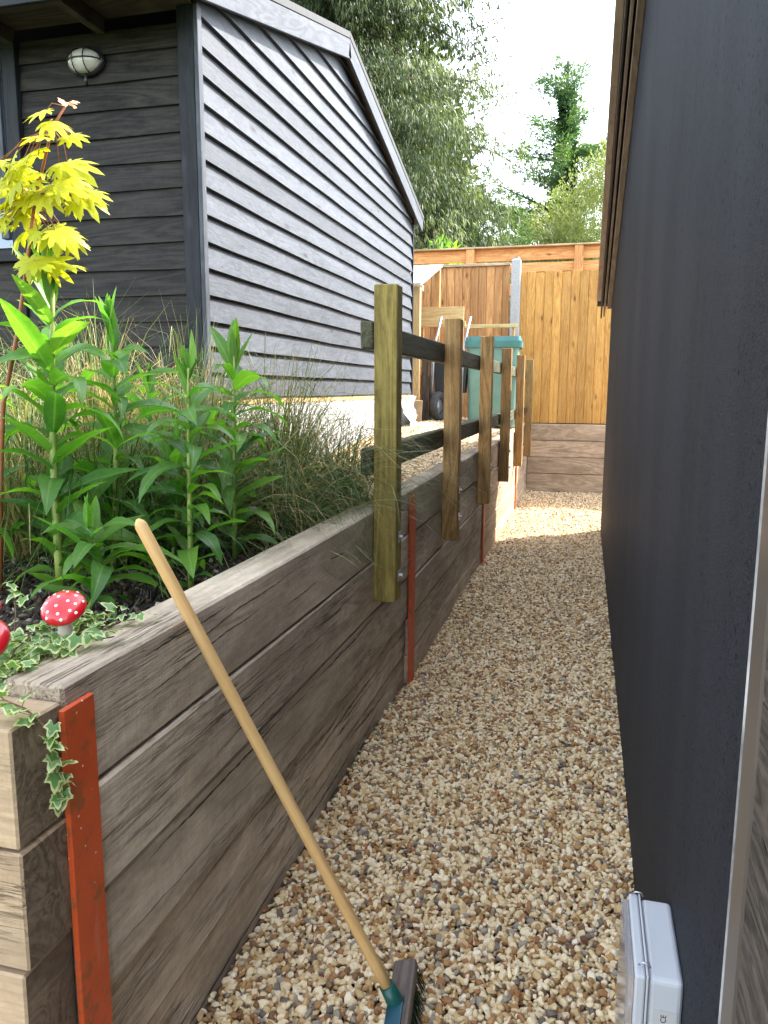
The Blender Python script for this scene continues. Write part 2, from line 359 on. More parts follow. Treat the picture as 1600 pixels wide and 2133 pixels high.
M['stone'] = s.fin(s.mix(1.0, col, (1.12, 1.05, .90), 'MULTIPLY'), .6, s.bump(n2, .25, .002), Specular_IOR_Level=.3)
s = N('bark_chip'); v, r_ = s.coords(); M['chip'] = s.fin(s.ramp(r_, [(0, (.02, .013, .01)), (.6, (.06, .038, .025)), (.86, (.14, .10, .07)), (1, (.45, .42, .36))]), .9)

M['maple'] = leafmat('golden_maple_leaf', [(.34, .38, .015), (.50, .52, .025), (.60, .60, .06)], trans=.5, tcol=(1.25, 1.2, .35), rand_obj=True, rough=.4)
M['maple_tip'] = leafmat('pink_maple_tip', [(.70, .42, .28), (.78, .55, .38)], trans=.5, tcol=(1.2, 1, .9), rand_obj=True)
M['lance'] = leafmat('green_lance_leaf', [(.04, .115, .032), (.075, .19, .04), (.14, .29, .045), (.08, .19, .045), (.22, .30, .05)], trans=.5, tcol=(1.7, 2.0, .5), rand_obj=True, vein=True, rough=.38)
M['ivy'] = leafmat('variegated_ivy', [(.09, .20, .06), (.15, .30, .09)], trans=.3, rand_obj=True, edge=(.52, .56, .27), rough=.35)
M['grass'] = leafmat('grass_blades', [(.025, .065, .025), (.05, .11, .035), (.09, .15, .045), (.16, .20, .06), (.36, .31, .15), (.46, .30, .15)], trans=.35, tcol=(1.3, 1.35, .7))
M['mondo'] = flat('black_grass', (.012, .012, .014), .4)
M['conifer'] = leafmat('cypress_foliage', [(.012, .024, .012), (.032, .053, .024), (.072, .100, .042), (.23, .26, .15)], trans=.22, tcol=(1.6, 1.7, .6), rough=.55, spec=.2)  # palest stop paints light grey-green highlights onto the sprays
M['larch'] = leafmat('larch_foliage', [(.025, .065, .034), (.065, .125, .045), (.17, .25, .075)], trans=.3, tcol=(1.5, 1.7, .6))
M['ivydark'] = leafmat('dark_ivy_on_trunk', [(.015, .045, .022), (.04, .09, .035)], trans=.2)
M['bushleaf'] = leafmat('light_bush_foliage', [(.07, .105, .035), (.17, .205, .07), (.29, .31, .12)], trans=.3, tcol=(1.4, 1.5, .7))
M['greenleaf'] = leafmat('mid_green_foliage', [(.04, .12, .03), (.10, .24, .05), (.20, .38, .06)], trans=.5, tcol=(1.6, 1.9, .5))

# ------------------------------------------------------------------ the ground
def sheet(name, x0, x1, y0, y1, z, mat, nx=2, ny=2, fz=None, kind='structure'):
    xs = np.linspace(x0, x1, nx); ys = np.linspace(y0, y1, ny); X, Y = np.meshgrid(xs, ys)
    Z = fz(X, Y) if fz else np.full(X.shape, z)
    V = np.stack([X, Y, Z], -1).reshape(-1, 3); i = np.arange((ny-1)*(nx-1)); r = i//(nx-1); c = i % (nx-1); a = r*nx+c
    me = np_mesh(name, V, np.stack([a, a+1, a+nx+1, a+nx], 1), smooth=True)
    return tag(put(name, me, mat), kind=kind)
def up_z(x, y):
    sm = lambda t: np.clip(t, 0, 1)**2*(3-2*np.clip(t, 0, 1))
    return 1.0+.03*sm((y-3.8)/2)+.13*sm((y-5.5)/3.5)*sm((-x-.95)/1.1)
sheet('ground', -400, 400, -200, 1200, -.06, M['lawn'])
sheet('gravel_path', -4.5, 3.2, -2.0, 12.46, -.030, M['grit'])
sheet('upper_gravel_ground', -6.5, -1.013, 3.82, 14.4, 1.0, M['grit'], 30, 60, lambda x, y: up_z(x, y)-.012)
sheet('planting_soil', -4.3, -1.013, 1.10, 3.72, 1.0, M['soil'], 60, 60, lambda x, y: .985+.02*np.sin(x*9+y*4)*np.cos(y*7-x*3)+.01*np.sin(x*31)*np.sin(y*27))
sheet('garden_lawn', -40, 40, 14.4, 90, 1.2, M['lawn'], 2, 2)

def rock_mesh(seed, flatn=.62, sub=2, planes=7):
    rr = random.Random(seed); bm = bmesh.new(); bmesh.ops.create_icosphere(bm, subdivisions=sub, radius=1)
    pl = [(Vector((rr.gauss(0, 1), rr.gauss(0, 1), rr.gauss(0, 1))).normalized(), rr.uniform(.45, .85)) for _ in range(planes)]
    sx, sy, sz = rr.uniform(.95, 1.35), rr.uniform(.7, 1.0), rr.uniform(.45, .75)
    for v in bm.verts:
        for n, d in pl:
            k = v.co.dot(n)
            if k > d: v.co -= n*(k-d)
        v.co = Vector((v.co.x*sx, v.co.y*sy, v.co.z*sz))
    me = mesh_from(bm, 'stone'); 
    if rr.random() < .35: me.polygons.foreach_set('use_smooth', [True]*len(me.polygons))
    return me
def source_collection(name, meshes, mat):
    col = bpy.data.collections.new(name)                     # not linked to the scene: only a source for the scatter
    for i, me in enumerate(meshes):
        me.materials.append(mat); o = bpy.data.objects.new(name, me); col.objects.link(o)
    return col
def scatter(name, P, rot, scl, idx, coll, label, cat):
    me = bpy.data.meshes.new(name); me.vertices.add(len(P)); me.vertices.foreach_set('co', np.asarray(P, dtype=np.float32).ravel())
    a = me.attributes.new('rot', 'FLOAT_VECTOR', 'POINT'); a.data.foreach_set('vector', np.asarray(rot, dtype=np.float32).ravel())
    a = me.attributes.new('scl', 'FLOAT', 'POINT'); a.data.foreach_set('value', np.asarray(scl, dtype=np.float32))
    a = me.attributes.new('idx', 'INT', 'POINT'); a.data.foreach_set('value', np.asarray(idx, dtype=np.int32)); me.update()
    o = bpy.data.objects.new(name, me); C.objects.link(o); tag(o, label, cat, kind='stuff')
    g = bpy.data.node_groups.new(name+'_scatter', 'GeometryNodeTree')
    g.interface.new_socket('Geometry', in_out='INPUT', socket_type='NodeSocketGeometry'); g.interface.new_socket('Geometry', in_out='OUTPUT', socket_type='NodeSocketGeometry')
    n = g.nodes; gi = n.new('NodeGroupInput'); go = n.new('NodeGroupOutput'); ip = n.new('GeometryNodeInstanceOnPoints')
    ci = n.new('GeometryNodeCollectionInfo'); ci.inputs[0].default_value = coll; ci.inputs['Separate Children'].default_value = True; ci.inputs['Reset Children'].default_value = True
    def na(nm, t):
        x = n.new('GeometryNodeInputNamedAttribute'); x.data_type = t; x.inputs[0].default_value = nm; return x.outputs[0]
    er = n.new('FunctionNodeEulerToRotation'); L = g.links.new
    L(gi.outputs[0], ip.inputs['Points']); L(ci.outputs[0], ip.inputs['Instance']); ip.inputs['Pick Instance'].default_value = True
    L(na('idx', 'INT'), ip.inputs['Instance Index']); L(na('rot', 'FLOAT_VECTOR'), er.inputs[0]); L(er.outputs[0], ip.inputs['Rotation']); L(na('scl', 'FLOAT'), ip.inputs['Scale'])
    L(ip.outputs[0], go.inputs[0])
    md = o.modifiers.new('scatter', 'NODES'); md.node_group = g
    return o
NR = 18
stones = source_collection('stone_kinds', [rock_mesh(100+i) for i in range(NR)], M['stone'])
def jitter_grid(x0, x1, y0, y1, sp):
    xs = np.arange(x0, x1, sp); ys = np.arange(y0, y1, sp); X, Y = np.meshgrid(xs, ys); P = np.stack([X.ravel(), Y.ravel()], 1)
    return P+rng.uniform(-sp*.5, sp*.5, P.shape)
def gravel(name, P, zf, smin, smax, label):
    n = len(P); z = zf(P[:, 0], P[:, 1])+rng.uniform(-.004, .008, n)
    sc = smin+(smax-smin)*rng.random(n)**2.0
    rot = np.stack([rng.normal(0, .55, n), rng.normal(0, .55, n), rng.uniform(0, 6.28, n)], 1)
    scatter(name, np.column_stack([P, z]), rot, sc, rng.integers(0, NR, n), stones, label, 'gravel')
und = lambda x, y: .007*np.sin(x*6+y*2.1)+.008*np.sin(y*1.9-x*2)+.005*np.sin(y*13+x*9)*np.sin(x*17-y*5)
near = np.concatenate([jitter_grid(-.90, .225, .9, 4.6, .0135), jitter_grid(-3.2, -.9, .0, .98, .02)])
near = near[~((near[:, 0] < -.885) & (near[:, 1] > .98))]
gravel('path_gravel', near, lambda x, y: und(x, y), .0085, .0185, 'loose cream, tan and brown flint gravel covering the path between the walls')
P = jitter_grid(-.90, .225, .9, 6.0, .019)
gravel('path_gravel', P, lambda x, y: und(x, y)-.014, .010, .017, 'lower layer of flint stones showing between the surface gravel')
P = jitter_grid(-.89, .225, 4.6, 9.1, .0155); P = np.concatenate([P, jitter_grid(-.89, 2.6, 9.1, 12.46, .018)])
gravel('path_gravel', P, und, .0085, .018, 'flint gravel at the far end of the path, partly in bright sun')
P = jitter_grid(-2.16, -1.016, 3.83, 12.4, .0175)
P = np.concatenate([P, jitter_grid(-4.2, -2.16, 9.7, 12.4, .024), jitter_grid(-4, -2.1, 3.83, 4.1, .02)])
gravel('upper_gravel', P, up_z, .009, .0185, 'flint gravel on the raised ground beside the black shed')
chips = source_collection('chip_kinds', [rock_mesh(300+i, planes=9, sub=1) for i in range(6)], M['chip'])
P = jitter_grid(-3.2, -1.02, 1.11, 3.7, .022); n = len(P)
scatter('bark_mulch', np.column_stack([P, .99+.02*np.sin(P[:, 0]*9+P[:, 1]*4)*np.cos(P[:, 1]*7-P[:, 0]*3)]), rng.uniform(-.8, 3, (n, 3)), .006+.013*rng.random(n)**2, rng.integers(0, 6, n), chips,
        'dark bark mulch and soil crumbs in the raised planting bed', 'mulch')

# ------------------------------------------------------------------ sleeper walls
XF = -.885; XB = -1.015
wall = thing('retaining_wall', (XF, 6.7, 0), 'long retaining wall of weathered oak sleepers with red steel posts, left of the gravel path', 'retaining wall')
M['split'] = flat('dark_wood_split', (.028, .020, .014), .9)
M['highlight'] = flat('pale_split_highlight', (.50, .40, .29), .8)  # painted highlight along the lower edge of each split
def splits(_, y0, y1, z0, z1, xs, seed, n):
    """long jagged drying splits in the face of one sleeper, with a painted pale lip below each"""
    rr = random.Random(seed); V = []; F = []; V2 = []; F2 = []
    for i in range(n):
        Ls = rr.uniform(.15, .95)*min(1, (y1-y0)/2); ya = rr.uniform(y0+.03, y1-.05-Ls); z = rr.uniform(z0+.03, z1-.03); sl = rr.uniform(-.05, .05); ns = int(Ls/.022)+4; wmax = rr.choice([.0012, .0018, .0025, .004]); k = len(V); k2 = len(V2)
        for q in range(ns+1):
            t = q/ns; z += rr.uniform(-.0022, .0022)+sl*Ls/ns; z = min(max(z, z0+.012), z1-.012); wd = wmax*(math.sin(math.pi*t)**.6)*rr.uniform(.35, 1)+.0002; y = ya+Ls*t
            V += [(xs+.0016, y, z-wd), (xs+.0016, y, z+wd)]; V2 += [(xs+.0019, y, z-wd-.0012*rr.random()), (xs+.0019, y, z-wd)]
        for q in range(ns): F.append((k+2*q, k+2*q+2, k+2*q+3, k+2*q+1)); F2.append((k2+2*q, k2+2*q+2, k2+2*q+3, k2+2*q+1))
    for V_, F_, nm, mt_ in ((V, F, 'split', M['split']), (V2, F2, 'split_highlight', M['highlight'])):
        me = bpy.data.meshes.new(nm); me.from_pydata(V_, [], F_); me.update(); o = put(nm, me, mt_, wall); o.location = -Vector(wall.location); o['kind'] = 'stuff'
bays = [(1.118, 3.958, 1.075, [.845, .612, .385, .163, -.06]), (3.962, 7.0, 1.078, [.832, .572, .365, .15, -.06]), (7.004, 10.40, 1.062, [.80, .565, .34, .13, -.06]), (10.404, 12.47, 1.062, [.80, .56, .33, .12, -.06])]
off = [[.0, .004, -.002, -.022, -.030], [.003, -.004, .002, -.002, -.004], [0, .003, -.002, .002, 0], [0, .002, 0, -.002, 0]]
k = 0
for bi, (y0, y1, top, js) in enumerate(bays):
    z1 = top
    for ci, z0 in enumerate(js):
        o = off[bi][ci]
        beam('sleeper', 'y', (XB+o, y0+.003, z0+.004), (XF+o, y1-.003, z1-.003), M['oak'] if bi < 2 else M['oak_far'], wall, .006, 9, .0012, k)
        if bi < 2: splits(None, y0, y1, z0, z1, XF+o, 40+k, 7 if bi == 0 else 4)
        z1 = z0; k += 1
for y0, y1, zt in ((1.098, 1.186, 1.038), (3.90, 4.02, 1.045), (6.96, 7.06, 1.0), (10.36, 10.45, .98)):
    st = thing  # posts are parts of the wall
    bm = bmesh.new()
    prof = [(XF+.003, y0), (XF+.015, y0), (XF+.015, y1), (XF+.003, y1)]
    me = mesh_from(box_bm(.012, y1-y0, zt+.3, .002), 'steel_post'); put('steel_post', me, M['steel'], wall, (XF+.011, (y0+y1)/2, (zt-.3)/2)); bm.free()
ret = thing('retaining_wall', (-2.4, 1.04, 0), 'short return wall of pale oak sleepers with cracked end grain, at the bottom left corner', 'retaining wall')
z1 = 1.05
for i, z0 in enumerate([.83, .605, .385, .165, -.06]):
    e = [.0, .002, -.003, .001, 0][i]
    beam('sleeper', 'x', (-3.9, .985+e, z0+.003), (XF+e*2, 1.112, z1-.003), M['oak_end'], ret, .004, 9, .002, 50+i); z1 = z0
    me_ = ret.children[-1].data; me_.materials.append(M['end_grain'])
    for p_ in me_.polygons:
        if p_.normal.x > .8: p_.material_index = 1
endw = thing('retaining_wall', (1.0, 12.54, 0), 'four-course sleeper wall across the far end of the path, under the golden fence', 'retaining wall')
z1 = 1.075
for i, z0 in enumerate([.815, .55, .285, -.04]):
    beam('sleeper', 'x', (-.884, 12.48+(i % 2)*.004, z0+.004), (3.2, 12.60, z1-.003), M['oak_far'], endw, .006, 9, .002, 60+i); z1 = z0
edge = thing('bed_edging', (-2, 3.77, 1), 'dark timber edging board between the planting bed and the upper gravel', 'edging')
beam('board', 'x', (-2.1, 3.73, .96), (-1.02, 3.80, 1.05), M['black_timber'], edge, .004, 6, .002, 3)
edge2 = thing('bed_edging', (-2.6, 2.6, 1), 'pale sawn timber lying at the back of the planting bed, seen between the left stalks', 'edging')
beam('board', 'x', (-3.2, 2.42, .98), (-1.93, 2.54, 1.07), M['oak_far'], edge2, .004, 6, .002, 4)

# ------------------------------------------------------------------ post and rail fence on the wall
fence = thing('post_and_rail_fence', (XF, 7.5, .62), 'post and rail fence of squared treated posts bolted to the sleeper wall', 'fence')
py = [3.20, 4.88, 6.58, 8.26, 10.02, 11.66]
boltme = None
for i, y in enumerate(py):
    x0 = XF+.003
    lean = (0, 0, 0)
    p = beam('post', 'z', (x0, y, .668 if i == 0 else .628), (x0+.102, y+.10, 2.035+.006*(i % 3)), M['post_green'] if i == 0 else M['post'], fence, .004, 5, .0015, 20+i)
    if i == 0: p['label'] = 'olive green nearest post'
    if i < 4:
        for zz in (.78, .955):
            bm = box_bm(.004, .045, .05, .001)
            r = bmesh.ops.create_cone(bm, cap_ends=True, segments=6, radius1=.010, radius2=.010, depth=.016, matrix=Matrix.Translation((.008, 0, 0)) @ Matrix.Rotation(R(90), 4, 'Y'))
            b = bpy.data.objects.new('bolt', mesh_from(bm, 'bolt')); C.objects.link(b); b.data.materials.append(M['zinc']); b.parent = p
            wl = Vector((x0+.104, y+.062, zz)); mw = Matrix.Translation(wloc(p)) @ Euler(p.rotation_euler).to_matrix().to_4x4()
            b.matrix_local = mw.inverted() @ Matrix.Translation(wl)
for zc, th in ((1.83, .062), (1.29, .062)):
    for j in range(3):
        ya = [3.205, 6.64, 10.06][j]; yb = [6.63, 10.05, 11.76][j]
        beam('rail', 'y', (XF-.057, ya, zc-.058), (XF-.001, yb, zc+.058), M['rail'], fence, .006, 6, .0015, 30+j)

# ------------------------------------------------------------------ end fences
ef = thing('closeboard_fence', (1.0, 12.6, 1.08), 'tall golden closeboard fence standing on the sleeper wall at the path end', 'fence')
x = -1.115; i = 0
while x < 3.2:
    h = 3.425+.012*math.sin(i*2.3)
    beam('board', 'z', (x, 12.615, 1.085), (x+.1275, 12.629, h), M['fence_new'], ef, .003).rotation_euler = (0, R(-90), R(-4))
    beam('board', 'z', (x+.118, 12.640, 1.10), (x+.145, 12.652, h-.02), M['fence_new'], ef, .001)
    x += .1345; i += 1
for z in (1.35, 2.3, 3.2): beam('arris_rail', 'x', (-1.05, 12.67, z-.04), (3.2, 12.73, z+.04), M['fence_new'], ef)
lf = thing('closeboard_fence', (-3.5, 12.6, 1.1), 'brown closeboard fence panel with capping rail, left of the concrete post', 'fence')
x = -5.2; i = 0
while x < -1.30:
    beam('board', 'z', (x, 12.60, 1.12), (min(x+.122, -1.26), 12.614, 3.53), M['fence_old'], lf, .003).rotation_euler = (0, R(-90), R(-6.5))
    beam('board', 'z', (x+.113, 12.618, 1.13), (min(x+.137, -1.255), 12.629, 3.52), M['fence_old'], lf, .001)
    x += .128; i += 1
beam('capping_rail', 'x', (-5.2, 12.555, 3.535), (-1.25, 12.66, 3.575), M['oak_far'], lf)
for z in (1.35, 3.2): beam('arris_rail', 'x', (-5.2, 12.63, z-.04), (-1.25, 12.69, z+.04), M['fence_old'], lf)
cp = bmesh.new(); bmesh.ops.create_cube(cp, size=1)
for v in cp.verts: v.co = Vector((v.co.x*.145, v.co.y*.12, (v.co.z+.5)*2.62))
bmesh.ops.bevel(cp, geom=[e for e in cp.edges if abs(e.verts[0].co.z-e.verts[1].co.z) > 1], offset=.012, segments=1, affect='EDGES')
topf = max(cp.faces, key=lambda q: q.calc_center_median().z); r = bmesh.ops.inset_region(cp, faces=[topf], thickness=.055)
for v in topf.verts: v.co.z += .05
post = put('concrete_post', mesh_from(cp), M['concrete'], None, (-1.155, 12.57, .98)); tag(post, 'grey concrete fence post with pointed top between the two closeboard fences', 'post')
bf = thing('post_and_rail_fence', (-1, 14.5, 1.2), 'higher timber rail fence behind the closeboard fences, two rails and a flat cap', 'fence')
for x in (-6.1, -4.2, -2.16, -.24, 1.7): beam('post', 'z', (x-.075, 14.40, 1.2), (x+.075, 14.5, 4.115), M['fence_old'], bf)
for z0, z1 in ((3.905, 4.115), (3.70, 3.86), (3.3, 3.5)): beam('rail', 'x', (-6.5, 14.505, z0), (3.4, 14.545, z1), M['fence_old'], bf, .003, 6, .004, 5)
beam('cap_rail', 'x', (-6.5, 14.38, 4.12), (3.4, 14.56, 4.145), M['oak_far'], bf)

# ------------------------------------------------------------------ the black shed
SX = -2.145; Y0, Y1 = 4.13, 9.58; YA = 6.72
def roofz(y): return 4.52-.272*abs(y-YA)
shed = thing('garden_shed', (-4.2, 6.8, 1.1), 'large black weatherboarded shed with a low gable and grey barge boards', 'shed')
def clip_board(z0, z1, under):
    """trapezoid board on the gable, clipped by the roof line lowered by `under`"""
    pts = []
    def lim(y): return roofz(y)-under
    ya, yb = Y0+.02, Y1-.02
    def span(z):
        a, b = ya, yb
        if lim(ya) < z: a = YA-(lim(YA)-z)/.272
        if lim(yb) < z: b = YA+(lim(YA)-z)/.272
        return a, b
    if lim(YA) < z0+.02: return None
    zt = min(z1, lim(YA)-.005); a0, b0 = span(z0); a1, b1 = span(zt)
    pts = [(0, a0, z0), (0, b0, z0)]
    if lim(yb) > z0 and lim(yb) < zt and b0 >= yb-1e-6: pts.append((0, yb, lim(yb)))
    pts.append((0, b1, zt))
    if b1-a1 > .02: pts.append((0, a1, zt))
    if lim(ya) > z0 and lim(ya) < zt and a0 <= ya+1e-6: pts.append((0, ya, lim(ya)))
    return pts
g = .148; kb = 0
for kb in range(21):
    z0 = 1.548+g*kb; pts = clip_board(z0, z0+g+.022, .10)
    if not pts: break
    bm = bmesh.new(); fr = []; bk = []
    zmax = max(p[2] for p in pts); zc = z0
    tilt = lambda z: .030*(1-(z-z0)/(g+.022))
    # local X along world -Y so the grain follows the board
    yc = (min(p[1] for p in pts)+max(p[1] for p in pts))/2
    for p in pts:
        fr.append(bm.verts.new((p[1]-yc, -(tilt(p[2])+.006), p[2]-z0)))
        bk.append(bm.verts.new((p[1]-yc, .0, p[2]-z0)))
    bm.faces.new(fr); bm.faces.new(bk[::-1])
    for i in range(len(pts)): j = (i+1) % len(pts); bm.faces.new((fr[i], bk[i], bk[j], fr[j]))
    bmesh.ops.recalc_face_normals(bm, faces=bm.faces[:])
    for c in range(1, 12):
        xx = -2.7+5.4*c/12
        bmesh.ops.bisect_plane(bm, geom=bm.verts[:]+bm.edges[:]+bm.faces[:], plane_co=(xx, 0, 0), plane_no=(1, 0, 0))
    for v in bm.verts:
        if abs(v.co.z) < .001: v.co.z += .0022*math.sin(v.co.x*3.1+kb*2)+.0012*math.sin(v.co.x*9+kb)
    put('cladding_board', mesh_from(bm), M['clad'], shed, (SX-.03, yc, z0), (0, 0, R(90)))
# backing wall, side and front cladding boards
bm = poly_prism([(-6.2, Y0+.06, 1.12), (SX-.035, Y0+.06, 1.12), (SX-.035, Y1-.03, 1.12), (-6.2, Y1-.03, 1.12)], (0, 0, 1), 2.45)
put('wall_core', mesh_from(bm), M['roofdark'], shed)
bm = poly_prism([(SX-.035, Y0+.06, 3.57), (SX-.035, YA, 4.37), (SX-.035, Y1-.03, 3.57)], (-1, 0, 0), 4.0)
put('gable_core', mesh_from(bm), M['roofdark'], shed)
bm = box_bm(.06, Y1-Y0-.04, .045, .003); put('sole_plate', mesh_from(bm), M['pale_wood'], shed, (SX-.035, (Y0+Y1)/2, 1.522))
bm = bmesh.new(); ny = 60
vs = [[bm.verts.new((SX-.005+.012*math.sin(i*1.7)*(j > 0)+.03*(j == 0), Y0+.02+(Y1-Y0+.04)*i/ny, [1.0, 1.2, 1.36, 1.499][j])) for i in range(ny+1)] for j in range(4)]
for j in range(3):
    for i in range(ny): bm.faces.new((vs[j][i], vs[j][i+1], vs[j+1][i+1], vs[j+1][i]))
put('plinth', mesh_from(bm, smooth=True), M['white_sheet'], shed)
XW = -3.36     # window/door edge on the front
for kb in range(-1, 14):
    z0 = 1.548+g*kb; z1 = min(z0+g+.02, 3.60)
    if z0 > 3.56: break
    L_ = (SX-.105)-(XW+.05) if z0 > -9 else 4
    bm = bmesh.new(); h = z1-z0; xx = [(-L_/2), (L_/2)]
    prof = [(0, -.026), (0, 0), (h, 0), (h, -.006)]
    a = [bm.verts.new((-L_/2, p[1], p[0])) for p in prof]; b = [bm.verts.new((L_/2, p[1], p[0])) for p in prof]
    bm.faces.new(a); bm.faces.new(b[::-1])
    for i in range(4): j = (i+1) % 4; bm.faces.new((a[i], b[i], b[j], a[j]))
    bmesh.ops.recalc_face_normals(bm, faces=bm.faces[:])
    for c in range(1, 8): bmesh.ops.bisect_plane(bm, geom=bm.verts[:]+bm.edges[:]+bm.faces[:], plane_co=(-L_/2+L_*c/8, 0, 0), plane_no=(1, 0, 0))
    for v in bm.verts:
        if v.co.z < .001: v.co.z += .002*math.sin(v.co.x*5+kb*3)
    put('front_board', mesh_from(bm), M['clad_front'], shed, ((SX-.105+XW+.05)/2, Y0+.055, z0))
beam('corner_board', 'z', (SX-.115, Y0-.002, 1.10), (SX-.018, Y0+.05, 3.66), M['trim'], shed, .003, 4, .001, 1)
beam('corner_strip', 'z', (SX-.016, Y0-.002, 1.5), (SX+.010, Y0+.05, 3.66), M['barge'], shed, .003)
beam('corner_strip', 'z', (SX-.016, Y1-.02, 1.5), (SX+.012, Y1+.02, 3.66), M['trim'], shed, .003)
Vn = []; Fn = []; nr = random.Random(3)
for kb in range(20):
    for yq in np.arange(Y0+.25, Y1-.1, .61):
        zq = 1.548+g*kb+.032+nr.uniform(-.006, .006); yy = yq+nr.uniform(-.02, .02)
        if zq > roofz(yy)-.26: continue
        k0 = len(Vn); Vn += [(SX+.0045, yy+.0045*math.cos(a), zq+.0045*math.sin(a)) for a in np.linspace(0, 2*math.pi, 9)[:-1]]; Fn.append(tuple(range(k0, k0+8)))
me = bpy.data.meshes.new('nails'); me.from_pydata(Vn, [], Fn); me.update(); o = put('nail_heads', me, M['dark_groove'], shed); o['kind'] = 'stuff'
# window on the front, left edge of the picture
wn = beam('window_frame', 'z', (XW-.045, Y0+.0, 2.42), (XW+.045, Y0+.06, 3.60), M['trim'], shed)
beam('window_frame', 'z', (XW-.145, Y0+.02, 2.50), (XW-.09, Y0+.07, 3.55), M['barge'], shed)
beam('window_sill', 'x', (XW-1.3, Y0-.02, 2.36), (XW+.06, Y0+.08, 2.43), M['trim'], shed)
gl = mesh_from(box_bm(1.15, .01, 1.1, 0)); put('pane', gl, M['glass'], shed, (XW-.66, Y0+.05, 3.0))
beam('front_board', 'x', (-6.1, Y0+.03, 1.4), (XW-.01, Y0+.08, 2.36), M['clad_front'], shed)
# roof, barge boards, fascia
for sgn in (-1, 1):
    ye = Y0-.40 if sgn < 0 else Y1+.22
    pa = Vector((0, YA, roofz(YA)+.0)); pb = Vector((0, ye, roofz(ye))); d = pb-pa; L_ = d.length; ang = math.atan2(d.z, d.y)
    mid = (pa+pb)/2
    up_n = Vector((0, -math.sin(ang), math.cos(ang))); up_n = up_n if up_n.z > 0 else -up_n
    # barge board: grain on local X, turned to follow the slope
    c = Vector((SX+.068, mid.y, mid.z))-up_n*.075
    bm = box_bm(L_, .026, .15, .003)
    # mitre at the apex
    for v in bm.verts:
        end = v.co.x*(1 if sgn > 0 else 1)
    o = put('barge_board', mesh_from(bm), M['barge'], shed, c)
    X = d.normalized(); Yv = Vector((1, 0, 0)); Z = X.cross(Yv)
    if Z.z < 0: Yv = -Yv; Z = X.cross(Yv)
    o.rotation_euler = Matrix((X, Yv, Z)).transposed().to_euler()
    bm = box_bm(L_+.02, 4.3, .05, .002)
    o = put('roof', mesh_from(bm), M['roofdark'], shed, Vector((SX+.085-2.15, mid.y, mid.z))+up_n*.028)
    o.rotation_euler = Matrix((X, Yv, Z)).transposed().to_euler()
    bm = box_bm(L_-.06, .10, .02, .002)   # soffit strip seen under the verge
    o = put('soffit', mesh_from(bm), M['dark_trim'], shed, Vector((SX+.01, mid.y, mid.z))-up_n*.06)
    o.rotation_euler = Matrix((X, Yv, Z)).transposed().to_euler()
beam('fascia', 'x', (-6.3, Y0-.415, roofz(Y0-.4)-.145), (SX+.05, Y0-.390, roofz(Y0-.4)+.01), M['trim'], shed, .003)
for x in (-2.75, -3.35, -3.95): beam('rafter_foot', 'y', (x-.025, Y0-.39, 3.58), (x+.025, Y0+.03, 3.66), M['dark_trim'], shed)
beam('soffit_board', 'x', (-6.2, Y0-.388, 3.665), (SX-.02, Y0+.05, 3.68), M['dark_trim'], shed)

# bulkhead lamp
LX, LZ = -2.845, 3.435
lamp = thing('wall_lamp', (LX, Y0+.03, LZ), 'oval caged bulkhead lamp with ribbed glass on the black shed front', 'lamp')
me = lathe([(0, 0), (.115, 0), (.118, .012), (.112, .03), (.10, .034)], 32, 1, .66); put('base', me, M['lampmetal'], lamp, (LX, Y0+.027, LZ), (R(90), 0, 0))
prof = [(.100*math.cos(t), .030+.062*math.sin(t)) for t in np.linspace(0, math.pi/2, 9)]
put('glass', lathe(prof, 32, 1, .64), M['lampglass'], lamp, (LX, Y0+.027, LZ), (R(90), 0, 0))
for xo in (-.036, .036):
    pth = [(xo, -.068*math.cos(t)*.98, .032+.068*math.sin(t)) for t in np.linspace(0, math.pi, 13)]
    put('cage_bar', tube_mesh(pth, .0035, 6), M['lampmetal'], lamp, (LX, Y0+.027, LZ), (R(90), 0, 0))
pth = [(-.104*math.cos(t), 0, .034+.064*math.sin(t)) for t in np.linspace(0, math.pi, 17)]
put('cage_bar', tube_mesh(pth, .0035, 6), M['lampmetal'], lamp, (LX, Y0+.027, LZ), (R(90), 0, 0))
put('cable_gland', tube_mesh([(0, 0, 0), (0, .0, -.045), (0, .01, -.055)], [.012, .010, .006], 8), M['lampmetal'], lamp, (LX+.005, Y0-.005, LZ-.068))

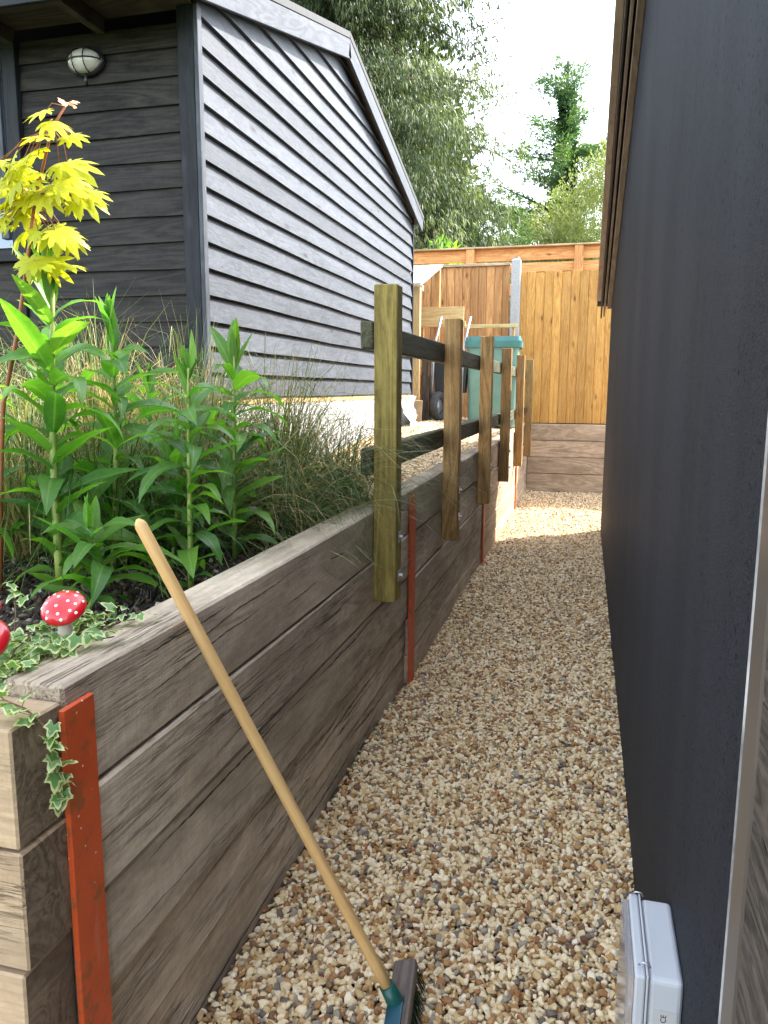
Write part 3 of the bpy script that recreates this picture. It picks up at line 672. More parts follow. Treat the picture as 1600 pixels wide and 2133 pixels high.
# ------------------------------------------------------------------ right building
GX = .22; GY0, GY1 = 1.045, 9.08; GA = 4.0; SL = .288; SN = .5  # SN: unseen near slope, steepened so sun reaches the planting bed
def vz(y): return 2.53+SL*(GY1-y) if y > GA else 2.53+SL*(GY1-GA)-SN*(GA-y)
house = thing('rendered_building', (3.0, 5.0, 0), 'dark rendered gable building with brown roof verge, right of the path', 'building')
bm = poly_prism([(GX, GY0, -.1), (GX, GY1, -.1), (GX, GY1, vz(GY1)), (GX, GA, vz(GA)), (GX, GY0, vz(GY0))], (1, 0, 0), 5.0)
put('wall', mesh_from(bm), M['render'], house)
def verge(nm, x0, x1, dz0, dz1, mat, ylo, yhi, split=None):
    """board following the verge on the far slope and near slope"""
    for sgn in (1, -1):
        ys = [GA, yhi] if sgn > 0 else [GA, ylo]
        segs = [ys] if not split else None
        if split:
            L_ = abs(ys[1]-ys[0]); nseg = max(1, int(L_/split)); segs = [[ys[0]+(ys[1]-ys[0])*i/nseg+.006*sgn*(i > 0), ys[0]+(ys[1]-ys[0])*(i+1)/nseg] for i in range(nseg)]
        for a, b in segs:
            q_ = SL if sgn > 0 else SN; za = vz(GA)-q_*abs(a-GA); zb = vz(GA)-q_*abs(b-GA)
            pa = Vector(((x0+x1)/2, a, za+(dz0+dz1)/2)); pb = Vector(((x0+x1)/2, b, zb+(dz0+dz1)/2)); d = pb-pa
            bm = box_bm(d.length, x1-x0, dz1-dz0, .003); o = put(nm, mesh_from(bm), mat, house, (pa+pb)/2)
            X = d.normalized(); Z = Vector((0, 0, 1))-X*X.z; Z.normalize(); Yv = Z.cross(X)
            o.rotation_euler = Matrix((X, Yv, Z)).transposed().to_euler()
verge('soffit_trim', .175, .219, -.035, .04, M['brown_trim'], .7, 9.10)
verge('barge_board', .140, .160, .0, .16, M['brown_trim'], .7, 9.42)
verge('barge_board', .112, .128, .02, .19, M['dark_trim'], .7, 9.52)
verge('verge_tile', .060, .110, .13, .215, M['verge'], .7, 9.30, split=.84)
verge('roof', .112, 5.3, .215, .26, M['roofdark'], .7, 9.36)
verge('soffit', .112, .22, .17, .19, M['dark_trim'], .7, 9.40)
put('gutter', tube_mesh([(.07, 0, 0), (5.2, 0, 0)], .045, 12), M['black_pl'], house, (0, 9.44, 2.60))
# door frame and composite cladding at the near corner
beam('sealant', 'z', (GX-.004, GY0-.014, -.1), (GX+.02, GY0-.001, 2.6), M['caulk'], house, .004, 12, .0012, 3)
beam('frame_groove', 'z', (GX+.006, GY0-.034, -.1), (GX+.03, GY0-.0145, 2.6), M['dark_groove'], house, .002)
beam('door_frame', 'z', (GX-.008, GY0-.108, -.1), (GX+.06, GY0-.0345, 2.6), M['bronze'], house, .006)
z = -.1; i = 0
while z < 2.5:
    beam('cladding_board', 'y', (GX-.0065, -.4, z), (GX+.02, GY0-.110, z+.146), M['clad_brown'], house, .003, 0, 0, 0); z += .15; i += 1

# ------------------------------------------------------------------ electrical box on the right wall
bx = thing('electrical_box', (.17, 1.47, .38), 'pale grey plastic electrical box on the dark wall, bottom right', 'electrical box')
bm = box_bm(.062, .238, .33, .010, 3); put('body', mesh_from(bm), M['enclosure'], bx, (.189, 1.470, .362))
bm = box_bm(.019, .246, .34, .004, 2); put('lid_rim', mesh_from(bm), M['enclosure'], bx, (.1435, 1.470, .361))
bm = box_bm(.004, .246, .342, .001, 1); put('ridge', mesh_from(bm), M['enclosure'], bx, (.1560, 1.470, .361))
bm = box_bm(.014, .228, .32, .005, 3); put('clear_cover', mesh_from(bm), M['clear'], bx, (.1268, 1.470, .361))
for y in (1.585, 1.372):
    put('hinge_clip', tube_mesh([(-.012, 0, 0), (-.006, 0, .006), (.006, 0, .006), (.010, 0, -.002)], .0018, 6), M['tube'], bx, (.153, y, .5345))
me = mesh_from(box_bm(.042, .001, .06, 0)); lb = put('rating_label', me, M['tape'], bx, (.190, 1.3502, .436))
def text(body, size, mat, parent, loc, rot, nm='lettering'):
    cu = bpy.data.curves.new(nm, 'FONT'); cu.body = body; cu.size = size; cu.extrude = .0002; cu.align_x = 'CENTER'; cu.align_y = 'CENTER'
    o = bpy.data.objects.new(nm, cu); C.objects.link(o); o.data.materials.append(mat)
    bpy.context.view_layer.update(); me = bpy.data.meshes.new_from_object(o.evaluated_get(bpy.context.evaluated_depsgraph_get())); bpy.data.objects.remove(o)
    return put(nm, me, mat, parent, loc, rot)
text('CE', .014, M['ink'], lb, (.188, 1.3494, .450), (R(90), R(-90), 0))

# ------------------------------------------------------------------ broom leaning on the wall
b0 = Vector((-.41, 1.652, .12)); c0 = Vector((-.865, 1.546, 1.079)); d = (c0-b0)
top = b0+d*1.222; dirn = d.normalized()
broom = thing('broom', (-.41, 1.652, 0), 'garden broom with a varnished wooden handle leaning on the sleeper wall', 'broom')
L_ = (top-b0).length; n_ = 14
pth = [b0+dirn*(L_*i/n_) for i in range(n_+1)]+[top+dirn*.008, top+dirn*.013]
hm = tube_mesh([(0, 0, L_*i/n_) for i in range(n_+1)]+[(0, 0, L_+.010), (0, 0, L_+.018)], [.0145]*(n_+1)+[.011, .004], 20)
# grain is along local X in the wood shader: build along X
for v in hm.vertices: v.co = Vector((v.co.z, v.co.x, v.co.y))
o = put('handle', hm, M['beech'], broom, b0); Z = Vector((0, 0, 1)); Yv = Z.cross(dirn).normalized(); Zv = dirn.cross(Yv)
o.rotation_euler = Matrix((dirn, Yv, Zv)).transposed().to_euler()
s0 = b0+dirn*.02
o = put('socket', tube_mesh([s0, b0-dirn*.02, b0-dirn*.055, b0-dirn*.075], [.0185, .0215, .022, .018], 20), M['green_pl'], broom)
# head: wooden block tilted, pointing away from the camera
hc = Vector((-.385, 1.655, .075)); hr = Euler((R(-13), R(2), R(97)))
bm = box_bm(.32, .062, .030, .006, 2, 5, 0); hd = put('head', mesh_from(bm), M['broom_wood'], broom, hc, hr)
V = []; F = []
for ix in range(34):
    for iy in range(8):
        for q in range(3):
            x_ = -.152+.304*ix/33+random.uniform(-.003, .003); y_ = -.024+.048*iy/7+random.uniform(-.002, .002); l_ = random.uniform(.05, .062)
            sx_ = random.uniform(-.012, .012); sy_ = (y_*.45)+random.uniform(-.010, .010); k = len(V); wv_ = .0010; an = random.uniform(0, 3.14); cx, cy = wv_*math.cos(an), wv_*math.sin(an)
            V += [(x_-cx, y_-cy, -.014), (x_+cx, y_+cy, -.014), (x_+sx_+cx, y_+sy_+cy, -.014-l_), (x_+sx_-cx, y_+sy_-cy, -.014-l_)]; F.append((k, k+1, k+2, k+3))
me = bpy.data.meshes.new('bristles'); me.from_pydata(V, [], F); me.update()
br = put('bristles', me, M['bristle'], broom, hc, hr); br['kind'] = 'stuff'
Mh = Matrix.Translation(hc) @ hr.to_matrix().to_4x4()
bm = box_bm(.10, .040, .008, .003, 2); put('bracket', mesh_from(bm), M['blue_pl'], broom, Mh @ Vector((-.03, .006, .019)), hr)
put('screw', lathe([(0, .003), (.004, .003), (.0065, 0)], 12), M['zinc'], broom, Mh @ Vector((.005, .010, .0235)), hr)

# ------------------------------------------------------------------ things at the far left: bin, barrow, timber store
def rbox(w0, w1, d0, d1, z0, z1, rad=.06, seg=5):
    V = []; F = []
    def ring(w_, d_, z):
        out = []
        for qx, qy, a0 in ((1, 1, 0), (-1, 1, 90), (-1, -1, 180), (1, -1, 270)):
            for k in range(seg+1):
                a = R(a0+90*k/seg); out.append((qx*(w_/2-rad)+rad*math.cos(a), qy*(d_/2-rad)+rad*math.sin(a), z))
        return out
    r = [ring(w0, d0, z0), ring(w1, d1, z1)]; n = len(r[0]); V = r[0]+r[1]
    for i in range(n): F.append((i, (i+1) % n, n+(i+1) % n, n+i))
    F.append(tuple(range(n))[::-1]); F.append(tuple(range(n, 2*n))); return V, F
bin_ = thing('compost_bin', (-1.30, 11.25, 1.08), 'faded teal plastic garden bin with a turquoise lid behind the rail fence', 'bin')
me = join_meshes([rbox(.66, .72, .62, .68, 0, 1.10)]); put('body', me, M['teal'], bin_, (-1.32, 11.3, 1.10), (0, 0, R(4)))
me = join_meshes([rbox(.78, .80, .74, .76, 0, .085), rbox(.76, .74, .72, .70, .086, .15)]); put('lid', me, M['teal_lid'], bin_, (-1.31, 11.3, 2.19), (0, 0, R(4)))
wb = thing('wheelbarrow', (-2.0, 10.9, 1.14), 'black wheelbarrow stood on end beside the shed corner, tyre towards the path', 'wheelbarrow')
bm = poly_prism([(-.16, -.02, .42), (.26, -.02, .42), (.30, -.02, .92), (-.20, -.02, .92)], (0, 1, 0), .22)
put('tray', mesh_from(bm), M['black_pl'], wb, (-1.94, 10.95, 1.14))
bm = box_bm(.50, .03, .03, .01, 2); put('tray_rim', mesh_from(bm), M['tube'], wb, (-1.89, 10.93, 2.07))
def torus(Rr, r, n=28, k=10):
    V = []; F = []
    for i in range(n):
        a = 2*math.pi*i/n
        for j in range(k):
            b = 2*math.pi*j/k; rr_ = r*(1+.06*((i % 2)*(math.cos(b) > .2))); V.append(((Rr+rr_*math.cos(b))*math.cos(a), rr_*math.sin(b)*1.1, (Rr+rr_*math.cos(b))*math.sin(a)))
    for i in range(n):
        for j in range(k): F.append((i*k+j, ((i+1) % n)*k+j, ((i+1) % n)*k+(j+1) % k, i*k+(j+1) % k))
    return V, F
wh = put('wheel', join_meshes([torus(.155, .055)]), M['tyre'], wb, (-2.03, 10.85, 1.37), (0, 0, R(72)))
put('rim', lathe([(0, -.02), (.09, -.02), (.115, 0), (.09, .02), (0, .02)], 20), M['tube'], wh, (-2.03, 10.85, 1.37), (R(90), 0, 0))
for x in (-2.14, -1.72): put('handle', tube_mesh([(x, 10.86, 1.12), (x+.01, 10.92, 2.0), (x+.03, 11.0, 2.30), (x+.09, 11.05, 2.62)], .017, 8), M['tube'], wb)
bp = thing('leaning_timbers', (-2.2, 10.7, 1.12), 'narrow black timber panel leaning upright left of the wheelbarrow', 'panel')
beam('plank', 'z', (-2.25, 10.72, 1.13), (-2.16, 10.76, 2.12), M['black_timber'], bp, .004, 4, .004, 2)
beam('plank', 'z', (-2.155, 10.74, 1.12), (-2.125, 10.78, 2.05), M['black_timber'], bp, .004, 4, .004, 3)
ws = thing('wood_store', (-2.9, 11.4, 1.15), 'small lean-to store with pale felt roof between shed corner and brown fence', 'store')
bm = poly_prism([(-4.0, 10.55, 3.00), (-2.24, 10.55, 3.00), (-2.20, 11.9, 3.44), (-4.0, 11.9, 3.44)], (0, 0, 1), .035)
put('roof', mesh_from(bm), M['felt'], ws)
beam('verge_board', 'y', (-2.235, 10.56, 2.93), (-2.215, 10.60, 3.0), M['white'], ws)
beam('front_post', 'z', (-2.36, 10.62, 1.13), (-2.27, 10.70, 2.99), M['pale_wood'], ws)
beam('back_post', 'z', (-2.30, 11.80, 1.13), (-2.22, 11.88, 3.40), M['fence_old'], ws)
beam('shelf', 'x', (-3.6, 10.72, 1.80), (-2.26, 11.7, 1.83), M['fence_old'], ws)
beam('side_panel', 'z', (-2.62, 11.5, 1.14), (-2.24, 11.53, 1.80), M['terracotta'], ws)
op = 'orange brown timber offcuts stacked on the lean-to shelf'
tim = thing('timber_offcuts', (-2.5, 11.0, 1.83), op, 'timber')
for i in range(9):
    beam('offcut', 'x', (-3.0, 10.78+.03*(i % 3), 1.835+.028*i), (-2.27+random.uniform(-.10, .04), 10.86+.03*(i % 3)+.08, 1.858+.028*i), M['terracotta'], tim, .002)
wk = thing('timber_bench', (-1.8, 11.9, 1.1), 'pale new timber board and rail fixed in front of the brown fence', 'bench')
beam('board', 'x', (-2.52, 11.70, 2.62), (-1.83, 11.73, 2.83), M['pale_wood'], wk, .002)
beam('board', 'x', (-2.50, 11.66, 2.535), (-1.80, 11.695, 2.615), M['pale_wood'], wk, .002)
beam('rail', 'x', (-1.81, 11.70, 2.515), (-1.04, 11.745, 2.565), M['pale_wood'], wk, .002)
for x in (-2.47, -1.86, -1.10): beam('leg', 'z', (x-.02, 11.75, 1.1), (x+.02, 11.79, 2.56), M['fence_old'], wk, .002)
sh = thing('plastic_sheet', (-2.2, 9.6, 1.1), 'crumpled white plastic sheeting wrapped round the shed corner', 'sheet')
V = []; F = []; ny_ = 14; nz_ = 8
for j in range(nz_+1):
    for i in range(ny_+1):
        a = i/ny_; z = 1.06+.45*j/nz_; k = .02*math.sin(i*2.1+j)+.02*math.cos(j*1.9+i*.6)
        V.append((-2.06+.10*(1-j/nz_)**2+k-(.35*max(0, a-.45)), 8.9+.95*min(a, .75)+k*.6, z-.03*math.sin(i)*(j == nz_)))
for j in range(nz_):
    for i in range(ny_): k = j*(ny_+1)+i; F.append((k, k+1, k+ny_+2, k+ny_+1))
me = bpy.data.meshes.new('sheet'); me.from_pydata(V, [], F); me.update(); put('sheeting', me, M['white_sheet'], sh)
cb = put('cardboard_box', mesh_from(box_bm(.16, .16, .30, .004)), M['card'], None, (-2.25, 10.35, 1.31), (0, R(4), R(12))); tag(cb, 'small tan box on the ground behind the white sheeting', 'box')

# ------------------------------------------------------------------ leaf meshes
def lance_leaf(L_=1, W_=.13, droop=.5, fold=.25, n=9, twist=0, wave=0.0):
    V = []; F = []; mid = []
    for i in range(n):
        t = i/(n-1); wd = W_*(math.sin(math.pi*min(1, t**.75*.97+.03))**.85)*(1 if i < n-1 else 0)+.004*(i < n-1)
        th = -droop*t; 
        if i == 0: x = 0; z = 0
        else: x += L_/(n-1)*math.cos(th0); z += L_/(n-1)*math.sin(th0)
        th0 = .35-droop*1.6*(t+.5/(n-1))
        tw = twist*t; wz = wave*math.sin(t*14)
        for kx, s_ in enumerate((-1, -.5, 0, .5, 1)):
            yy = s_*wd; zz = abs(s_)*wd*fold+wz*abs(s_)*s_*wd
            V.append((x-zz*math.sin(th0)*.5, yy*math.cos(tw)-zz*math.sin(tw), z+zz*math.cos(tw)+yy*math.sin(tw))); mid.append(abs(s_))
    for i in range(n-1):
        for k in range(4): a = i*5+k; F.append((a, a+1, a+6, a+5))
    me = np_mesh('leaf', V, F, True, {'mid': mid}); return me
def lobed_leaf(lobes, sinus, teeth=True, droop=.25, rim=False):
    """lobes: list (angle deg, length); fan from the petiole point"""
    pts = []
    for i, (a, l) in enumerate(lobes):
        A = R(a)
        if i > 0:
            am = R((a+lobes[i-1][0])/2); pts.append((am, sinus*min(l, lobes[i-1][1])))
        wd = R(9.5)
        if teeth: pts += [(A-wd*1.25, l*.62), (A-wd*.9, l*.80), (A, l), (A+wd*.9, l*.80), (A+wd*1.25, l*.62)]
        else: pts += [(A-wd*1.6, l*.78), (A, l), (A+wd*1.6, l*.78)]
    V = [(0, 0, 0)]; E = [0.0]; n = len(pts)
    for fr in (.5, .86, 1.0):
        for a, r in pts:
            rr_ = r*fr; V.append((rr_*math.cos(a), rr_*math.sin(a), -droop*rr_*rr_+.03*math.sin(a*9)*rr_)); E.append(fr if fr > .5 else .25)
    F = [(0, 1+i, 2+i) for i in range(n-1)]; me_F = []
    Q = []
    for k in range(2):
        for i in range(n-1): a = 1+k*n+i; Q.append((a, a+n, a+n+1, a+1))
    me = bpy.data.meshes.new('leaf'); me.from_pydata(V, [], F+Q); at = me.attributes.new('edge', 'FLOAT', 'POINT'); at.data.foreach_set('value', E)
    me.polygons.foreach_set('use_smooth', [True]*len(me.polygons)); me.update(); return me
ml = [lobed_leaf([(-128, .42), (-98, .66), (-66, .88), (-33, .98), (0, 1.06), (33, .98), (66, .88), (98, .66), (128, .42)], .64, True, dr) for dr in (.22, .38, .55)]
for x in ml: x.materials.append(M['maple'])
mt = lobed_leaf([(-60, .5), (-25, .8), (0, 1), (25, .8), (60, .5)], .5, True, .5); mt.materials.append(M['maple_tip'])
il = [lobed_leaf([(-128, .52), (-62, .66), (0, 1.0), (62, .66), (128, .52)], .80, False, dr) for dr in (.15, .45)]
for x in il: x.materials.append(M['ivy'])
ll = [lance_leaf(1, .135, dr, fo, 9, tw, wv) for dr, fo, tw, wv in ((.25, .3, .1, .1), (.55, .25, -.2, .15), (.9, .2, .3, .1), (1.2, .2, -.3, .15), (.1, .45, 0, .05))]
for x in ll: x.materials.append(M['lance'])
def aim(o, d, roll=0):
    """local X along d, local Z as close to up as can be"""
    X = Vector(d).normalized(); Yv = Vector((0, 0, 1)).cross(X)
    if Yv.length < .01: Yv = Vector((0, 1, 0))
    Yv.normalize(); Z = X.cross(Yv); mt_ = Matrix((X, Yv, Z)).transposed() @ Matrix.Rotation(roll, 3, 'X'); o.rotation_euler = mt_.to_euler()

def aim2(o, d, nrm):
    X = Vector(d).normalized(); Z = Vector(nrm); Z = (Z-X*Z.dot(X)).normalized(); Yv = Z.cross(X); o.rotation_euler = Matrix((X, Yv, Z)).transposed().to_euler()
# tall leafy perennials
def leafy(base, topp, label, n=26, size=.17, r0=.0115, seed=1, low=True):
    rr = random.Random(seed); b = Vector(base); t = Vector(topp); bend = Vector((rr.uniform(-.03, .03), rr.uniform(-.03, .03), 0))
    n = int(n*1.8); root = thing('leafy_plant', b, label, 'plant', 'tall leafy perennials in the raised bed')
    path = [b.lerp(t, k/8)+bend*math.sin(math.pi*k/8) for k in range(9)]; H = (t-b).length
    put('stem', tube_mesh(path, [r0*(1-.55*k/8) for k in range(9)], 10), M['stalk'], root)
    ang = rr.uniform(0, 6)
    for i in range(n):
        u = (i+.5)/n; u = u**.92; ang += 2.4+rr.uniform(-.4, .4)
        k = min(7, int(u*8)); p = path[k].lerp(path[k+1], u*8-k)
        tip = max(0, (u-.80)/.2); el = .15+.45*rr.random()+tip*1.0
        L2 = size*1.36*(1.0-.5*tip)*rr.uniform(.75, 1.2)*(.75 if u < .15 else 1)
        d = Vector((math.cos(ang)*math.cos(el), math.sin(ang)*math.cos(el), math.sin(el)))
        vi = 4 if tip > .4 else rr.choice([0, 1, 2, 2, 3, 3])
        o = put('leaf', ll[vi], None, root, p); aim(o, d, rr.uniform(-.4, .4)); o.scale = (L2, L2*rr.uniform(.72, 1.08), L2)
    return root
leafy((-1.50, 1.92, .99), (-1.485, 1.95, 1.90), 'leftmost tall green stalk, thick pale stem, rising under the yellow maple leaves', 28, .19, .0135, 3)
leafy((-1.51, 2.20, .99), (-1.475, 2.2, 1.80), 'tall green stalk second from the left, just behind the broom handle tip', 24, .185, .012, 5)
leafy((-1.14, 2.05, .99), (-1.123, 2.05, 1.66), 'green stalk nearest the wall, standing to the right of the broom handle top', 24, .15, .010, 8)
leafy((-1.21, 2.50, .99), (-1.191, 2.5, 1.72), 'rightmost green stalk, in front of the shed corner and the spreading grass', 22, .17, .009, 11)
leafy((-1.80, 1.85, .99), (-1.80, 1.90, 1.66), 'green stalk cut off by the left edge of the picture', 18, .19, .012, 13)
leafy((-1.35, 2.30, .99), (-1.33, 2.32, 1.38), 'short leafy stalk hidden low between the taller ones', 16, .15, .008, 17)
leafy((-1.62, 2.55, .99), (-1.60, 2.60, 1.62), 'leafy stalk at the back of the group beside the tan grass', 18, .16, .009, 19)
leafy((-1.32, 1.80, .99), (-1.31, 1.80, 1.22), 'low leafy rosette behind the spotted toadstool', 14, .16, .008, 23)

# golden maple sapling
mp = thing('maple_sapling', (-1.66, 1.9, .99), 'young golden maple with glowing yellow-green lobed leaves at the left edge', 'maple')
sp_ = [(-1.70, 1.9, .99), (-1.665, 1.9, 1.35), (-1.64, 1.9, 1.55), (-1.575, 1.9, 1.75), (-1.53, 1.9, 1.93), (-1.49, 1.9, 2.10), (-1.42, 1.9, 2.29), (-1.375, 1.9, 2.34)]
put('stem', tube_mesh(sp_, [.008, .007, .0065, .0055, .005, .0045, .0035, .0025], 8), M['maple_bark'], mp)
def mpx(u, v): # picture column/row of a leaf centre, laid on the plane the sapling fills (depth 1.9)
    dx = (u-800); dv = (1066.5-v); dr = f*1600+rt2*dx+up2*dv; t = 1.9/dr.y; return Vector((0, 0, EYE))+dr*t
leaves = [(95, 240, 200, .62), (125, 262, -10, .6), (150, 285, -40, .52), (90, 292, 170, .6), (118, 300, 120, .55), (125, 335, -20, .85), (88, 330, 190, .7), (20, 335, 200, .75), (35, 350, -20, .6),
          (55, 395, 190, .8), (85, 392, 20, .7), (140, 385, -10, .85), (120, 370, 60, .6), (10, 400, 170, .7), (60, 420, 250, .7), (110, 420, 300, .6), (155, 405, -30, .75), (20, 460, 160, .7), (5, 480, 200, .6), (20, 440, 80, .5),
          (75, 485, 240, .7), (115, 480, -20, .85), (145, 492, -30, .65), (95, 468, 60, .5), (50, 545, 190, .75), (95, 548, -10, .75), (70, 555, 270, .6), (118, 545, 30, .55), (15, 800, 200, .5), (10, 975, 150, .5), (25, 990, 300, .5), (5, 945, 60, .45),
          (0, 380, 100, .7), (40, 440, 300, .6)]
lrr = random.Random(5)
leaves += [(5, 345, 190, .7), (30, 365, -30, .6), (15, 380, 250, .6), (0, 430, 150, .7), (35, 410, 320, .6), (15, 465, 230, .6), (165, 395, -20, .6), (60, 345, 120, .5)]
leaves += [(u_+lrr.uniform(-26, 26), v_+lrr.uniform(-5, 8), an_+lrr.uniform(-50, 50), sc_*lrr.uniform(.55, .8)) for (u_, v_, an_, sc_) in leaves[5:28]]
for (u_, v_, an_, sc_) in leaves:
    if v_ > 700: continue
    c = mpx(u_, v_)+Vector((0, lrr.uniform(-.07, .07), 0)); a_ = R(an_)
    d_ = Vector((math.cos(a_), lrr.uniform(-.7, .1), -.25+.35*math.sin(a_)))
    sz = .078*sc_/.7
    o = put('leaf', ml[lrr.randrange(3)], None, mp, c-d_.normalized()*sz*.3); aim2(o, d_, (lrr.uniform(-.6, .6), -1.0, lrr.uniform(.6, 2.4))); o.scale = (sz,)*3
    # leaf stalk back to the stem
    zc = c.z+.015; k_ = min(range(len(sp_)), key=lambda q: abs(sp_[q][2]-zc)); s_ = Vector(sp_[k_])
    put('leaf_stalk', tube_mesh([s_, (s_+c)/2+Vector((0, 0, .015)), c-d_.normalized()*sz*.3], .0012, 5), M['maple_bark'], mp)
for (u_, v_) in ((150, 215), (160, 225), (138, 222)):
    o = put('leaf', mt, None, mp, mpx(u_, v_)); aim(o, (lrr.uniform(-.5, 1), -.3, .4)); o.scale = (.028,)*3
for ax_, ay_, az_, an_ in ((-1.74, 1.75, 1.20, 200), (-1.70, 1.78, 1.24, 300), (-1.66, 1.80, 1.42, 60)):
    o = put('leaf', ml[0], None, mp, (ax_, ay_, az_)); aim(o, (math.cos(R(an_)), math.sin(R(an_)), -.2)); o.scale = (.07,)*3

# ornamental grasses: each clump is a thing, its blades one mass
def grass_clump(base, label, nb_, Lr, spread, bias, seed, tint=(0, 1), wd=.0028, up_=1.0):
    nb = int(nb_*2.1); wd = wd*1.25; r = np.random.default_rng(seed); seg = 7; V = []; A = []
    az = r.uniform(0, 2*np.pi, nb); el = np.clip(r.normal(up_, spread, nb), .25, 1.5); Ln = r.uniform(Lr[0], Lr[1], nb)*np.where(r.random(nb) < .25, .6, 1)
    bx_ = r.normal(0, .055, nb); by_ = r.normal(0, .055, nb); droop = r.uniform(.9, 2.6, nb); w0 = wd*r.uniform(.6, 1.4, nb); kink = r.normal(0, .25, nb)
    col = np.clip(tint[0]+(tint[1]-tint[0])*r.random(nb)**1.1, 0, 1)
    px = base[0]+bx_; pyy = base[1]+by_; pz = np.full(nb, base[2]); pos = []; dirs = []
    dx = np.cos(az)*np.cos(el)+bias[0]; dy = np.sin(az)*np.cos(el)+bias[1]; dz = np.sin(el)
    for k in range(seg):
        pos.append(np.stack([px, pyy, pz], 1)); nrm = np.sqrt(dx**2+dy**2+dz**2); dirs.append(np.stack([dx/nrm, dy/nrm, dz/nrm], 1))
        st = Ln/(seg-1); px = px+dx/nrm*st; pyy = pyy+dy/nrm*st; pz = pz+dz/nrm*st
        dz = dz-droop*(k+.6)/seg*.42; dx = dx+kink*.05*-np.sin(az); dy = dy+kink*.05*np.cos(az)
    side = np.stack([-np.sin(az+r.normal(0, .8, nb)), np.cos(az+r.normal(0, .8, nb)), r.normal(0, .35, nb)], 1); side /= np.linalg.norm(side, axis=1)[:, None]
    verts = np.zeros((nb, seg, 2, 3))
    for k in range(seg):
        wk_ = w0*(1-(k/(seg-1))**1.6)+.00025; verts[:, k, 0] = pos[k]-side*wk_[:, None]; verts[:, k, 1] = pos[k]+side*wk_[:, None]
    V = verts.reshape(-1, 3); V[:, 2] = np.maximum(V[:, 2], .93)
    b = np.arange(nb)[:, None]*seg*2; k = np.arange(seg-1)[None, :]*2; a = (b+k).ravel(); F = np.stack([a, a+1, a+3, a+2], 1)
    root = thing('grass_clump', base, label, 'grass', 'ornamental grasses in the raised bed')
    me = np_mesh('blades', V-np.array(base), F, True, {'rnd': np.repeat(col, seg*2)}); o = put('blades', me, M['grass'], root, base); o['kind'] = 'stuff'
grass_clump((-1.36, 3.30, .98), 'fine grass clump fanning right towards the nearest fence post', 760, (.55, 1.05), .34, (.10, .0), 1, (.15, 1), .0017, 1.05)
grass_clump((-1.75, 3.20, .98), 'dense grass clump in front of the shed corner board', 760, (.6, 1.1), .30, (.05, .0), 2, (.2, 1), .0022, 1.1)
grass_clump((-2.15, 3.05, .98), 'tall straw-coloured grass clump, sunlit, behind the leftmost stalk', 700, (.7, 1.15), .22, (.0, .0), 3, (.25, 1), .0028, 1.25)
grass_clump((-2.45, 2.6, .98), 'pale straw grass clump at the left edge under the maple', 520, (.6, 1.1), .28, (.0, .0), 4, (.3, 1), .0028, 1.15)
grass_clump((-1.50, 2.75, .98), 'green grass clump in the middle of the bed between the stalks', 560, (.5, .85), .38, (.08, .0), 5, (.1, .95), .0022, .95)
grass_clump((-1.22, 2.95, .98), 'low green grass clump arching over the sleeper wall top', 360, (.35, .62), .38, (.12, -.05), 6, (.1, .95), .0016, .8)
grass_clump((-1.95, 2.35, .98), 'grass clump with long arching blades behind the maple stem', 380, (.6, 1.0), .35, (.1, -.05), 7, (.1, 1), .0026, 1.0)
grass_clump((-1.62, 2.35, .98), 'green grass clump low between the two tall left stalks', 330, (.5, .9), .4, (.12, -.08), 8, (0, .7), .0022, .95)
grass_clump((-1.10, 3.45, .98), 'wispy grass tuft beside the nearest fence post, blades crossing the post', 260, (.45, .8), .4, (.12, -.06), 9, (.05, .8), .0016, .95)
# black mondo grass strands near the wall
V = []; F = []; mr = random.Random(4)
for cx, cy in ((-1.10, 1.62), (-1.12, 1.42), (-1.18, 1.9), (-1.22, 1.55)):
    for i in range(26):
        a = mr.uniform(0, 6.28); L2 = mr.uniform(.06, .14); k = len(V); w2 = .0022
        for q in range(5):
            t = q/4; r_ = L2*t; z_ = .995+.07*math.sin(t*2.6)*L2/.12; ww = w2*(1-t*.9)
            V += [(cx+r_*math.cos(a)-ww*math.sin(a), cy+r_*math.sin(a)+ww*math.cos(a), z_), (cx+r_*math.cos(a)+ww*math.sin(a), cy+r_*math.sin(a)-ww*math.cos(a), z_)]
        for q in range(4): F.append((k+q*2, k+q*2+1, k+q*2+3, k+q*2+2))
me = bpy.data.meshes.new('strands'); me.from_pydata(V, [], F); me.update(); o = put('black_grass', me, M['mondo']); tag(o, 'thin black grass strands low on the soil behind the wall top', 'grass', kind='stuff')

